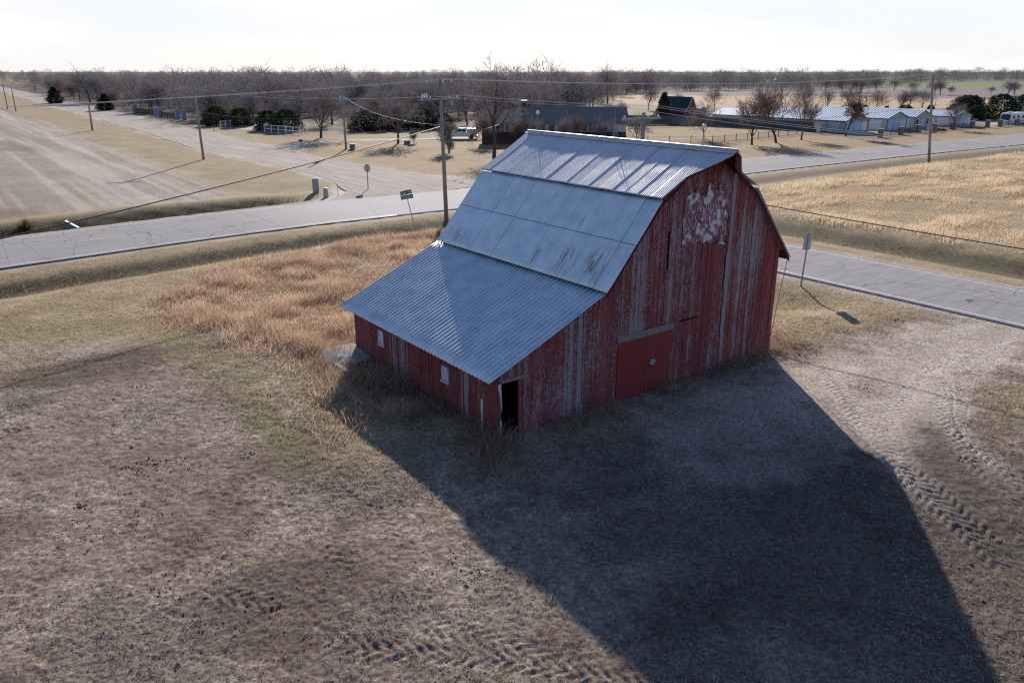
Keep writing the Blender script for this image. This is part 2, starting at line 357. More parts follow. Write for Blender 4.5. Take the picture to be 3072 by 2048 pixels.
M['ground'] = m.done(m.mix(1., a, m.mix(m.rng(n, .28, .72), (.50, .50, .50), (1.5, 1.48, 1.46)), 'MULTIPLY'), .95, 0, n, .8, .03, .1)
m = N("asphalt"); n = m.noise(40, 4, .7); s1 = m.noise(.35, 5, .6, (1, 6, 1)); s2 = m.noise(2.2, 4, .6, (.12, 1.6, 1))
c = m.mix(m.rng(s1, .3, .7), (.26, .244, .24), (.345, .327, .322)); c = m.mix(m.rng(s2, .35, .7, 0, .45), c, (.37, .35, .34)); c = m.mix(m.rng(n, .35, .65, 0, .25), c, (.07, .065, .065))
cr = m.new("ShaderNodeTexVoronoi", feature='DISTANCE_TO_EDGE'); tcx = m.new("ShaderNodeTexCoord"); mpx = m.new("ShaderNodeMapping"); mpx.inputs["Scale"].default_value = (.085, .03, 1)
nw = m.noise(.8, 3, .5); ad = m.new("ShaderNodeVectorMath", operation='ADD'); m.t.links.new(tcx.outputs["Object"], mpx.inputs[0]); m.t.links.new(mpx.outputs[0], ad.inputs[0])
vm = m.new("ShaderNodeVectorMath", operation='SCALE'); m.t.links.new(nw, vm.inputs[0]); vm.inputs["Scale"].default_value = .05; m.t.links.new(vm.outputs[0], ad.inputs[1]); m.t.links.new(ad.outputs[0], cr.inputs["Vector"])
c = m.mix(m.rng(cr.outputs["Distance"], .0028, .0075, .85, 0), c, (.03, .028, .028))
sxy = m.new('ShaderNodeSeparateXYZ'); m.t.links.new(tcx.outputs['Object'], sxy.inputs[0]); jx = m.math('ABSOLUTE', m.math('SUBTRACT', sxy.outputs[0], 25.)); jy = m.rng(sxy.outputs[1], 26., 38.)
c = m.mix(m.math('MULTIPLY', m.rng(m.math('ADD', jx, m.math('MULTIPLY', s1, 6.)), 10., 24., .75, 0.), jy), c, m.mix(n, (.44, .41, .38), (.56, .53, .50)))
M['asphalt'] = m.done(c, .92, 0, n, .3, .01, .15)
m = N("gravel"); n = m.noise(14, 5, .7); s1 = m.noise(.25, 4, .6, (7, .35, 1)); s2 = m.noise(.7, 4, .55)
c = m.mix(m.rng(s1, .3, .72), (.30, .25, .205), (.47, .41, .355)); c = m.mix(m.rng(s2, .5, .75, 0, .5), c, (.24, .185, .145))
M['gravel'] = m.done(m.mix(1, c, m.mix(n, (.75, .75, .75), (1.25, 1.25, 1.25)), 'MULTIPLY'), .95, 0, n, .5, .03, .1)
m = N("pale_gravel"); n = m.noise(10, 5, .7); M['pgravel'] = m.done(m.mix(n, (.36, .32, .28), (.58, .53, .47)), .95, 0, n, .4, .02, .1)
m = N("concrete"); n = m.noise(3, 6, .65); n2 = m.noise(.7, 3); M['concrete'] = m.done(m.mix(n2, m.mix(n, (.30, .28, .25), (.50, .47, .43)), (.38, .35, .31)), .9, 0, n, .5, .02, .2)
m = N("road_paint"); n = m.noise(5, 5, .7); M['paint'] = m.done(m.mix(m.rng(n, .45, .7), (.72, .70, .66), (.30, .28, .26)), .7)
m = N("yellow_paint"); n = m.noise(5, 5, .7); M['ypaint'] = m.done(m.mix(m.rng(n, .4, .7), (.55, .40, .15), (.27, .24, .2)), .7)
# barn boards: per-board tone in Col.r, peeled paint, bare grey wood, white flecks
def boards(name, red, grey, peel, fleck, dirt=True):
    m = N(name); a = m.attr(); t = m.sep(a, 0); g = m.sep(a, 1)
    big = m.noise(.55, 4, .6, (1, 1, .45)); st = m.noise(2.6, 7, .75, (5, 5, 1.1)); fl = m.noise(11, 4, .7, (3.4, 3.4, .8)); fine = m.noise(26, 3, .6, (3, 3, .22))
    r = m.mix(t, [q * .72 for q in red], [q * 1.25 for q in red]); r = m.mix(m.rng(fine, .3, .7), r, [q * .62 for q in red])
    w = m.mix(m.rng(fine, .25, .75), [q * .6 for q in grey], [q * 1.3 for q in grey])
    k = m.math('ADD', m.math('MULTIPLY', st, .6), m.math('ADD', m.math('MULTIPLY', big, .42), m.math('MULTIPLY', g, .13)))
    k = m.math('ADD', k, m.math('MULTIPLY', fl, .48))
    c = m.mix(m.rng(k, peel, peel + .10), r, w)
    fm = m.math('MULTIPLY', m.rng(fl, fleck, fleck + .06), m.rng(big, .36, .56))
    c = m.mix(fm, c, (.36, .31, .33))
    return m.done(c, .85, 0, fine, .5, .01, .2)
M['red'] = boards("red_boards", (.275, .062, .060), (.29, .24, .24), .785, .56)
M['redside'] = boards("red_side_boards", (.25, .056, .056), (.27, .24, .24), .865, .60)
M['reddoor'] = boards("red_door_paint", (.285, .050, .048), (.2, .13, .13), 1.2, .78)
M['greywood'] = plain("weathered_wood", (.20, .18, .165), .9, 0, .35, 4, .2, .4, (6, 6, .6))
M['whitewood'] = plain("peeling_white_board", (.50, .50, .52), .8, 0, .3, 5, .2, .3, (5, 5, .8))
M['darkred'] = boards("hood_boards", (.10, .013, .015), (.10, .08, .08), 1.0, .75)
# galvanised roofs
def galv(name, c, rough, rust, seam=None, metal=.75):
    m = N(name); n = m.noise(1.2, 5, .6); st = m.noise(1.5, 4, .6, (1, .0 + 4, 1)); f = m.noise(18, 3, .6)
    k = m.mix(m.rng(n, .3, .7), [q * .86 for q in c], [q * 1.10 for q in c]); k = m.mix(m.rng(f, .35, .75, 0, .2), k, [q * .7 for q in c])
    a = m.attr(); ru = m.sep(a, 0); rn = m.noise(1.6, 5, .7, (.8, 6.5, .8)); w = m.rng(m.math('MULTIPLY', ru, m.rng(rn, .40, .66)), .10, .75)
    k = m.mix(m.math('MULTIPLY', w, rust), k, m.mix(rn, (.15, .105, .075), (.27, .195, .14)))
    met = m.math('SUBTRACT', metal, m.math('MULTIPLY', w, metal * rust))
    sg = m.sep(a, 1); k = m.mix(sg, k, (.06, .065, .07))
    return m.done(k, m.rng(n, .3, .7, rough - .06, rough + .08), met, f, .06, .003, .4)
M['galv'] = galv("galvanised_sheet", (.68, .745, .755), .58, .9, metal=.55)
M['corr'] = galv("corrugated_sheet", (.63, .68, .70), .48, .35, metal=.55)
M['corr2'] = galv("old_corrugated_sheet", (.58, .58, .60), .60, .5, metal=.36)
M['dark'] = plain("dark_interior", (.02, .018, .018), .95, 0, .2)
M['pole'] = plain("utility_pole_wood", (.30, .265, .24), .9, 0, .35, 3, .2, .5, (6, 6, .4))
M['metal'] = plain("galvanised_steel", (.42, .43, .44), .42, .8, .15)
M['steel'] = plain("painted_grey_steel", (.30, .32, .34), .5, .3, .15)
M['wire'] = plain("aluminium_wire", (.72, .70, .70), .45, .2, .1)
M['cable'] = plain("black_cable", (.035, .033, .035), .6, 0, .2)
M['glass'] = plain("glass_insulator", (.62, .68, .70), .12, 0, .05, 5, .6)
M['signal'] = plain("sign_back_aluminium", (.46, .47, .48), .42, .55, .10)
M['green'] = plain("green_sign_sheeting", (.008, .13, .075), .45, 0, .15)
M['signwhite'] = plain("white_sheeting", (.75, .76, .76), .5, 0, .05)
M['black'] = plain("black_paint", (.012, .012, .014), .5, 0, .2)
M['utilgreen'] = plain("utility_green_paint", (.12, .20, .18), .5, 0, .15)
M['utilgrey'] = plain("utility_grey_paint", (.27, .32, .34), .5, .1, .12)
M['bark'] = plain("bark", (.085, .070, .062), .95, 0, .35, 7, .1, .6, (2, 2, .5))
M['twig'] = leafy("twigs", (.17, .145, .14), (.33, .285, .28), .18)
M['twigp'] = leafy("pale_twigs", (.21, .19, .19), (.37, .33, .325), .15)
M['twigr'] = leafy("reddish_twigs", (.17, .12, .105), (.30, .21, .18), .15)
M['oakleaf'] = leafy("dry_brown_leaves", (.13, .07, .04), (.30, .165, .095), .4)
M['cedar'] = leafy("cedar_foliage", (.028, .038, .022), (.085, .098, .052), .2)
M['goldgrass'] = leafy("golden_grass_blades", (.35, .225, .14), (.78, .605, .44), .46)
M['wallweed'] = leafy("wall_weed_blades", (.20, .135, .095), (.46, .34, .25), .45)
M['palegrass'] = leafy("pale_grass_blades", (.42, .325, .205), (.80, .65, .46), .5)
M['weeds'] = leafy("ditch_weeds", (.07, .06, .03), (.30, .23, .14), .45)
M['strawbits'] = leafy("straw_litter", (.19, .15, .115), (.62, .54, .44), .5)
M['turf'] = leafy("short_turf", (.24, .175, .10), (.52, .42, .27), .55)
M['moss'] = leafy("green_turf", (.13, .125, .035), (.33, .30, .10), .5)

# ------------------------------------------------------------------ ground sheet (fine in front, coarse behind)
def make_ground():
    ang = list(np.linspace(R(-47), R(47), 880)) + list(np.linspace(R(47), R(313), 34)[1:-1])
    rr = list(np.geomspace(.6, 9, 14)[:-1]) + list(np.geomspace(9, 62, 640)[:-1]) + list(np.geomspace(62, 9000, 360))
    A, Q = np.meshgrid(np.array(ang), np.array(rr)); na, nr = len(ang), len(rr)
    x = (np.sin(A) * Q).ravel(); y = (np.cos(A) * Q).ravel()
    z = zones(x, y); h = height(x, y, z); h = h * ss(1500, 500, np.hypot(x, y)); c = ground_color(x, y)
    i = np.arange(nr - 1)[:, None] * na; j = np.arange(na)[None, :]; j2 = (j + 1) % na
    F = np.stack([i + j, i + na + j, i + na + j2, i + j2], -1).reshape(-1, 4)[:, ::-1]
    cen = len(x); V = np.column_stack([x, y, h]); 
    o = mesh_np("ground", V, F, M['ground'], None, c, True); tag(o, kind="structure")
make_ground()

# ------------------------------------------------------------------ roads
def strip(name, pts, w0, w1, z, mat, kind="structure", hw=None, step=3.0, parent=None, skirt=.0):
    """sheet along a centre line in (v,u); w0/w1 = offsets to the two sides"""
    P = []; acc = 0
    for (a, b), (c, d) in zip(pts, pts[1:]):
        L = math.hypot(c - a, d - b); n = max(1, int(L / step))
        for k in range(n): P.append((a + (c - a) * k / n, b + (d - b) * k / n))
    P.append(pts[-1]); V = []; F = []
    for i, p in enumerate(P):
        q0 = P[max(i - 1, 0)]; q1 = P[min(i + 1, len(P) - 1)]; L = math.hypot(q1[0] - q0[0], q1[1] - q0[1]) or 1
        nx, ny = -(q1[1] - q0[1]) / L, (q1[0] - q0[0]) / L
        a, b = (w0, w1) if hw is None else (-hw(p[1]), hw(p[1]))
        jit = (random.random() - .5) * (.5 if hw is not None else 0)
        row = [(a - .12, z - skirt), (a, z), (a * .5 + b * .5, z + (.03 if skirt else 0)), (b, z), (b + .12, z - skirt)] if skirt else [(a + jit, z), (b - jit, z)]
        for t, zz in row: V.append((p[0] + nx * t, p[1] + ny * t, zz))
    k = 5 if skirt else 2
    for i in range(len(P) - 1):
        for j in range(k - 1): F.append((i * k + j, i * k + j + 1, (i + 1) * k + j + 1, (i + 1) * k + j)[::-1])
    o = mesh_np(name, V, F, mat, parent); o.location = W(0, 0); o.rotation_euler = (0, 0, GR); tag(o, kind=kind); return o
ptsA = [(float(v), float(roadA_c(np.array(v)))) for v in np.arange(-180, 381, 6)]
strip("road", ptsA, -5.1, 5.1, .06, M['asphalt'], skirt=.16)
strip("side_road", [(30.5, -120), (30.5, 39.9)], -3.6, 3.6, .052, M['asphalt'], skirt=.16)
strip("gravel_road", [(p[0], p[1]) for p in [(30.4, 50.2)] + GRV[1:]], 0, 0, .022, M['gravel'], hw=lambda u: float(gravel_hw(np.array(u))) - .3)
strip("driveway", [(34, 104), (38.5, 109), (48.9, 112.5), (55, 108.5), (66, 104.8), (70, 103)], -1.9, 1.9, .035, M['pgravel'])
strip("wood_driveway", [(42, 150), (53, 164), (76, 180), (100, 183), (125, 190)], -1.8, 1.8, .035, M['pgravel'])
lot = strip("storage_lot", [(128, 67.5), (196, 65.5)], -1.5, 46, .02, M['pgravel'])
def off(pts, d):
    return [(v, u + d) for v, u in pts]
def seg(pts, a, b): return [p for p in pts if a <= p[0] <= b]
MARK = "structure"
strip("road_marking", seg(off(ptsA, -4.75), -180, 21), -.06, .06, .066, M['paint'], skirt=0)
strip("road_marking", seg(off(ptsA, -4.75), 42, 380), -.06, .06, .066, M['paint'])
strip("road_marking", seg(off(ptsA, 4.75), -180, 12), -.06, .06, .066, M['paint'])
strip("road_marking", seg(off(ptsA, 4.75), 48, 380), -.06, .06, .066, M['paint'])
for v0 in (-17.4, -5.4, 6.6, 54, 66, 78, 90, 102):
    strip("road_marking", [(v0, float(roadA_c(np.array(v0)))), (v0 + 3.2, float(roadA_c(np.array(v0 + 3.2))))], -.05, .05, .099, M['paint'])
for sdv in (-3.3, 3.3):
    strip("road_marking", [(30.5 + sdv, -120), (30.5 + sdv, 34)], -.06, .06, .062, M['paint'])
for u0 in (-29, -17, -4, 6.6, 18):
    strip("road_marking", [(30.5, u0), (30.5, u0 + 3.6)], -.05, .05, .093, M['ypaint'])
# dark joint of newer paving along the near edge
strip("pavement_joint", seg(off(ptsA, -5.16), -180, 22), -.10, .07, .0665, M['black'])

# ================================================================== the barn
barn = root("barn", "large weathered red gambrel barn with a rusty metal lean-to roof on the corner lot", "barn", W(0, 0), GR)
PROF = [(-.45, 2.13), (4.42, 4.33), (6.88, 7.29), (9.5, 8.84), (12.12, 7.29), (14.7, 4.2)]
def zroof(v): return float(np.interp(v, [p[0] for p in PROF], [p[1] for p in PROF]))
def board_wall(name, s0, s1, top, openings, place, mat, seed, wmin=.16, wmax=.27, batten=.75, tone=None, breaks=()):
    rnd = random.Random(seed); b = MB(); edges = {s0, s1}; x = s0
    for o in openings: edges |= {o[0], o[1]}
    edges |= set(breaks)
    while x < s1 - wmin:
        x += rnd.uniform(wmin, wmax)
        if x < s1 - .06 and all(abs(x - e) > .07 for e in edges): edges.add(x)
    E_ = sorted(edges); cuts = []
    def P(x, y, z): return tuple(place(x, y, z))
    def piece(a, c, z0, fz, y0, y1, col):
        za, zc = fz(a), fz(c)
        if max(za, zc) - z0 < .02: return
        za = max(za, z0 + .01); zc = max(zc, z0 + .01)
        vs = [P(a, y0, z0), P(c, y0, z0), P(c, y1, z0), P(a, y1, z0), P(a, y0, za), P(c, y0, zc), P(c, y1, zc), P(a, y1, za)]
        b.add(vs, [(3, 2, 1, 0), (4, 5, 6, 7), (0, 1, 5, 4), (1, 2, 6, 5), (2, 3, 7, 6), (3, 0, 4, 7)], col)
    for a, c in zip(E_, E_[1:]):
        mid = (a + c) / 2; col = (rnd.random(), rnd.random() ** 2.2, 0)
        if tone: col = tone(mid, col)
        out = -.022 - rnd.random() * .010; g = .0025
        zs = sorted([(o[2], o[3]) for o in openings if o[0] <= mid <= o[1]]); z = -.12 + rnd.random() * .06
        for o0, o1 in zs:
            if o0 > z: piece(a + g, c - g, z, lambda q, t=o0: min(t, top(q)), out, .01, col)
            z = max(z, o1)
        piece(a + g, c - g, z, top, out, .01, col)
    for e in E_[1:-1]:
        if rnd.random() > batten: continue
        col = (rnd.random() * .6, rnd.random(), 0); z0 = -.05 + (rnd.random() ** 4) * 2
        hit = [o for o in openings if o[0] - .03 <= e <= o[1] + .03]
        segs = []; z = z0; t = top(e) - .01
        for o in sorted(hit, key=lambda q: q[2]):
            if o[2] > z: segs.append((z, o[2]))
            z = max(z, o[3])
        segs.append((z, t))
        for p, q in segs:
            if q - p > .1: piece(e - .022, e + .022, p, lambda x_, q=q: min(q, top(x_) - .005), -.050 - rnd.random() * .006, -.018, col)
    return b.build(name, mat, barn)
under = lambda v: zroof(v) - .05
OPEN = [(.13, .82, -.2, 1.93), (5.25, 8.07, -.2, 2.27), (7.54, 7.66, 4.62, 6.05), (10.74, 10.84, 5.0, 6.3), (10.80, 10.91, 3.35, 4.83), (10.84, 10.93, 1.45, 2.7),
        (8.40, 9.48, 2.46, 2.53), (8.47, 9.50, 3.95, 3.972), (12.67, 12.72, -.2, 1.15), (.12, .16, -.2, 1.9)]
def gtone(x, c):
    g = c[1]
    if 3.35 < x < 3.68: g = 2.6
    if 10.88 < x < 11.25: g += 1.6
    if 11.8 < x < 12.7: g += .22
    if 8.2 < x < 10.7: g -= .10
    return (c[0], g, 0)
board_wall("gable_wall", 0, 14.3, under, OPEN, lambda x, y, z: (x, y, z), M['red'], 3, tone=gtone, breaks=(3.35, 3.68, 11.2))
WOP = [(-8.21, -7.79, 1.04, 1.68), (-3.39, -2.93, 1.0, 1.6), (-5.49, -4.74, 1.03, 1.055)]
def wtone(x, c):
    g = c[1] * .8
    if -7.3 < x < -5.9: g += 1.1
    if -5.7 < x < -4.5: g = 0
    if -2.2 < x < -1.7: g += 1.4
    return (c[0] * .8, g, 0)
board_wall("lean_to_wall", -10.4, 0, lambda s: 2.27, WOP, lambda x, y, z: (y, -x, z), M['redside'], 5, .15, .24, .35, wtone)
board_wall("side_wall", 0, 10.4, lambda s: 4.6, [], lambda x, y, z: (14.3 - y, x, z), M['redside'], 8)
board_wall("rear_gable_wall", -14.3, 0, lambda s: under(-s), [], lambda x, y, z: (-x, 10.4 - y, z), M['redside'], 9)
b = MB(); b.box(.03, .10, .02, .12, -.1, 2.15); b.box(14.18, 14.28, .02, .12, -.1, 4.5)
for v in (4.5, 5.15, 8.2, 9.6, 10.6): b.box(v, v + .14, .05, .19, -.1, zroof(v) - .2)
for z in (2.6, 4.9): b.box(1.4, 14.1, .2, .34, z - .15, z) if z < 2.9 else b.box(5.2, 13.8, .2, .34, z - .15, z)
b.build("timber_frame", M['greywood'], barn)
MB().box(.1, 14.2, .1, 10.3, -.05, .03).build("earth_floor", M['dark'], barn)

def roof_sheet(name, top, bot, u0, u1, pitch, amp, rows, mat, seed, sheet=.0, tilt=0., sag=0., rust=None, seam_rows=(), seam_p=.0, per=6, jag=0.):
    """corrugated sheet: ribs run down the slope from top=(v,z) to bot=(v,z); u0(v) is the near edge"""
    rnd = random.Random(seed); us = np.arange(-1.3, u1 + 1e-6, pitch / per); us = np.append(us, u1)
    ts = sorted(set(list(np.linspace(0, 1, rows)) + [t + e for t in seam_rows for e in (-.006, -.0025, .0025, .006)])); ts = np.array(ts)
    dv, dz = bot[0] - top[0], bot[1] - top[1]; L = math.hypot(dv, dz); nv, nz = (-dz, dv) if dv > 0 else (dz, -dv); nv, nz = nv / L, nz / L
    if nz < 0: nv, nz = -nv, -nz
    Ug, Tg = np.meshgrid(us, ts); Vv = top[0] + dv * Tg
    U0 = np.vectorize(u0)(Vv) if callable(u0) else np.full(Ug.shape, u0)
    uu = np.maximum(Ug, U0); w = amp * np.cos(2 * math.pi * uu / pitch)
    cg = np.zeros(Ug.shape)
    if sheet:
        k = np.floor((uu + 5) / sheet).astype(int); tl = np.array([rnd.uniform(-1, 1) for _ in range(60)]); ls = np.array([rnd.uniform(-1, 1) for _ in range(60)])
        fr = (uu + 5) / sheet - k; w = w + tilt * tl[k] * (fr - .5) * sheet + .004 * ls[k] * Tg + .006 * (k % 2)
        pm = np.array([rnd.random() < seam_p for _ in range(60)]); cg = np.maximum(cg, (fr < .022) * pm[k])
    w = w - sag * 4 * Tg * (1 - Tg) + .012 * (fbm(uu * .8, Tg * L * .9, seed, 3) - .5) * (1 if sheet else .3)
    for t in seam_rows: cg = np.maximum(cg, np.abs(Tg - t) < .004)
    V = np.stack([Vv + nv * w, uu, top[1] + dz * Tg + nz * w], -1)
    if jag:
        e = np.array([rnd.random() for _ in range(400)]); V[-1, :, :] += 0
    cr = np.zeros(Ug.shape)
    for (ru, rt, su, st, a) in (rust or ()): cr = np.maximum(cr, a * np.exp(-((uu - ru) / su) ** 2 - ((Tg - rt) / st) ** 2))
    C = np.stack([cr, cg * .8, np.zeros(Ug.shape)], -1).reshape(-1, 3)
    nr, nc = Ug.shape; i = np.arange(nr - 1)[:, None] * nc; j = np.arange(nc - 1)[None, :]
    F = np.stack([i + j, i + j + 1, i + nc + j + 1, i + nc + j], -1).reshape(-1, 4)
    o = mesh_np(name, V.reshape(-1, 3), F, mat, barn, C, True)
    # drop the collapsed columns
    me = o.data; import bmesh as _b
    bm = _b.new(); bm.from_mesh(me); _b.ops.dissolve_degenerate(bm, dist=1e-5, edges=bm.edges[:]); bm.to_mesh(me); bm.free()
    md = o.modifiers.new("thickness", 'SOLIDIFY'); md.thickness = .012; md.offset = -1
    return o
def u0_left(v): return float(np.interp(v, [6.9, 8.0, 9.28, 9.5], [-.27, -.29, -1.23, -1.2]))
def u0_right(v): return float(np.interp(v, [9.5, 9.88, 11.1, 12.1], [-1.2, -1.12, -.26, -.28]))
UF = 10.8
roof_sheet("upper_roof_slope", (9.5, 8.84), (6.82, 7.30), u0_left, UF, .076, .0030, 44, M['corr2'], 21, .66, .024, .020, [(1.2, .3, .7, .25, .5), (3.5, .35, .6, .3, .5)], (), .5)
roof_sheet("upper_roof_slope", (9.5, 8.84), (12.18, 7.30), u0_right, UF, .076, .0016, 40, M['corr2'], 22, .66, .015, .02)
RUST = [(4.15, .86, .30, .16, .9), (3.8, .74, .2, .12, .6), (2.6, .82, .7, .18, .9), (1.2, .78, .6, .22, 1.0), (.6, .86, .4, .18, .8), (9.55, .86, .7, .10, .9), (8.7, .90, .6, .08, .6), (2.9, .36, .5, .12, .5), (5.0, .55, .6, .14, .4), (.5, .58, .6, .08, .5), (7, .7, 2, .3, .25)]
roof_sheet("steep_roof_slope", (6.88, 7.25), (4.40, 4.33), -.28, UF, .10, .0012, 24, M['galv'], 23, .78, .006, .015, RUST, (.49,), .45)
roof_sheet("steep_roof_slope", (12.12, 7.25), (14.72, 4.18), -.30, UF, .10, .0015, 24, M['galv'], 24, .78, .008, .0)
roof_sheet("lean_to_roof", (4.5, 4.31), (-.48, 2.13), -.24, UF + .05, .235, .026, 10, M['corr'], 25, .0, 0, .02, [(2, .5, 2, .3, .25), (7, .4, 2, .2, .2)], (), 0, 8)
b = MB()
b.tube([(9.5, -1.22, 8.885), (9.5, UF + .02, 8.885)], .035, 8)
for sg in (-1, 1): b.add([(9.5, -1.22, 8.89), (9.5, UF, 8.89), (9.5 + sg * .19, UF, 8.785), (9.5 + sg * .19, -1.2, 8.785), (9.5, -1.22, 8.872), (9.5, UF, 8.872), (9.5 + sg * .19, UF, 8.765), (9.5 + sg * .19, -1.2, 8.765)], [(0, 1, 2, 3), (7, 6, 5, 4), (0, 3, 7, 4), (1, 5, 6, 2), (3, 2, 6, 7), (0, 4, 5, 1)])
b.build("ridge_cap", M['metal'], barn)
# hay hood boarding, barge boards and open eave
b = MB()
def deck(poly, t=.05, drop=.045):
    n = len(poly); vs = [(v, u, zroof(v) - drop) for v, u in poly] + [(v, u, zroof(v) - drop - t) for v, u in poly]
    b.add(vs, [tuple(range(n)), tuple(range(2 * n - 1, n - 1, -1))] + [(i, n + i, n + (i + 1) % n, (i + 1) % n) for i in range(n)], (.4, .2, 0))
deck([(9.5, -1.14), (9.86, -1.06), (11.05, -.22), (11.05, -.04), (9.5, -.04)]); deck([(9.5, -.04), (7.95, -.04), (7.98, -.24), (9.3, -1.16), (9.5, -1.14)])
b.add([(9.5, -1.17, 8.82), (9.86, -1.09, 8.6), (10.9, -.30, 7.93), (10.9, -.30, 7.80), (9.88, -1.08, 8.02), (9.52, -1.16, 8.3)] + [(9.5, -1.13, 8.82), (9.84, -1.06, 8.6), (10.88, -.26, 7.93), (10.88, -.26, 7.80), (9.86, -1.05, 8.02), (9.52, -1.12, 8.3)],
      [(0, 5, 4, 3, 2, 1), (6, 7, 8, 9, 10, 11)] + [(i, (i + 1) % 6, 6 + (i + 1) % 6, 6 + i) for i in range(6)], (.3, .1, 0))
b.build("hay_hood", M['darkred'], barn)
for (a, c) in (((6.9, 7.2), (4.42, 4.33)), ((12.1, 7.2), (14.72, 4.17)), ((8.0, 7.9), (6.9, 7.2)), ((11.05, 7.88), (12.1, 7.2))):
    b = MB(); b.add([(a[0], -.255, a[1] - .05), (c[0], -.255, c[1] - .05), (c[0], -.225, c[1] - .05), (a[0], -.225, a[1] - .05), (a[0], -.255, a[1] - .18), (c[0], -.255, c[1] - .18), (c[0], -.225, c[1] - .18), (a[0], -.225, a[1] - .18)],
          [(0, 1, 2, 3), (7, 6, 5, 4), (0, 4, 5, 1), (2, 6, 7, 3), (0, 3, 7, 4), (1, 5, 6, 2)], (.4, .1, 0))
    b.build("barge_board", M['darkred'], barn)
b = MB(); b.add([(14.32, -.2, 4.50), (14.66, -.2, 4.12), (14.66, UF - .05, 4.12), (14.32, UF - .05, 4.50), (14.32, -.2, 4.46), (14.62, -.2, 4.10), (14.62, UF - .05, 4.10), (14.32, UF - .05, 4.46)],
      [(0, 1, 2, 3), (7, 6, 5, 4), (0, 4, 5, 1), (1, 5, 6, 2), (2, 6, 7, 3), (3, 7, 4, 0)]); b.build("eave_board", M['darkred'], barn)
# double door
for a, c, k in ((5.275, 6.735, .3), (6.755, 8.055, .5)):
    b = MB(); n = 6
    for i in range(n): b.box(a + (c - a) * i / n + .001, a + (c - a) * (i + 1) / n - .001, -.045 - .002 * (i % 2), -.006, -.14, 2.26, (k + random.random() * .15, 0, 0))
    b.build("barn_door", M['reddoor'], barn)
MB().box(5.22, 8.10, -.085, -.03, 2.275, 2.53, M=Matrix.Rotation(0, 4, 'Y')).build("door_header", M['greywood'], barn, bevel=.006)
MB().box(.08, 1.0, -.07, -.03, 1.94, 2.06).build("doorway_lintel", M['greywood'], barn)
b = MB(); b.add([(-.02, -.055, 1.92), (.10, -.055, 1.95), (.135, -.055, 1.15), (.115, -.055, .95), (.07, -.055, 1.45)] + [(-.02, -.035, 1.92), (.10, -.035, 1.95), (.135, -.035, 1.15), (.115, -.035, .95), (.07, -.035, 1.45)],
      [(4, 3, 2, 1, 0), (5, 6, 7, 8, 9)] + [(i, (i + 1) % 5, 5 + (i + 1) % 5, 5 + i) for i in range(5)])
b.add([(.02, -.06, -.1), (.07, -.06, -.1), (.11, -.06, .62), (.05, -.06, .66), (.02, -.04, -.1), (.07, -.04, -.1), (.11, -.04, .62), (.05, -.04, .66)], [(0, 1, 2, 3), (7, 6, 5, 4), (0, 4, 5, 1), (1, 5, 6, 2), (2, 6, 7, 3), (3, 7, 4, 0)])
b.build("corner_trim", M['whitewood'], barn)
MB().box(-.062, -.035, .79, .90, -.1, 1.15).build("trim_board", M['whitewood'], barn)
for (u0, u1, z0, z1) in ((7.79, 8.21, 1.04, 1.68), (2.93, 3.39, 1.0, 1.6)):
    MB().box(-.028, -.012, u0 + .05, u1 - .05, z0 + .06, z1 - .06).build("window_panel", M['whitewood'], barn)
    w_ = barn.children[-1] if False else SC.collection.objects[-1]; w_.name = "window"
    b = MB(); b.box(-.06, -.005, u0, u0 + .055, z0, z1); b.box(-.06, -.005, u1 - .055, u1, z0, z1); b.box(-.06, -.005, u0, u1, z1 - .05, z1 + .002); b.build("window_frame", M['whitewood'], w_)
    MB().box(-.085, -.004, u0 - .03, u1 + .03, z0 - .01, z0 + .05).build("window_sill", M['whitewood'], w_)
# gooseneck lamp
b = MB(); b.tube([(10.19, -.03, 5.62), (10.19, -.16, 5.68), (10.19, -.25, 5.62), (10.19, -.26, 5.52)], .018, 6)
lampo = b.build("barn_lamp", M['metal'], barn); b = MB(); b.lathe([(.03, .16), (.05, .12), (.10, .02), (.20, -.07), (.185, -.07), (.02, .10)], 16, o=(10.19, -.26, 5.38)); b.build("lamp_shade", M['metal'], lampo, True)
# lightning rods with glass balls
for u, zt, ball in ((10.1, 9.80, 1), (5.0, 10.0, 0), (.36, 9.70, 1)):
    b = MB(); b.tube([(9.5, u, 8.9), (9.5, u, zt)], [.014, .006], 6)
    for dx, dy in ((-.22, 0), (.11, .19), (.11, -.19)): b.tube([(9.5 + dx, u + dy, 8.92 - abs(dx) * .6), (9.5, u, 9.22)], .007, 5)
    r_ = b.build("lightning_rod", M['steel'], barn)
    if ball:
        b = MB(); n = 10; b.lathe([(.085 * math.sin(math.pi * (i + .01) / (n + .02)), -.085 * math.cos(math.pi * (i + .01) / (n + .02))) for i in range(n + 1)], 14, o=(9.5, u, zt - .10)); b.build("glass_ball", M['signwhite'], r_, True)
MB().tube([(14.66, -.2, 4.1), (14.5, -.1, 2.5), (14.36, .1, -.1)], .012, 5).build("ground_wire", M['cable'], barn)

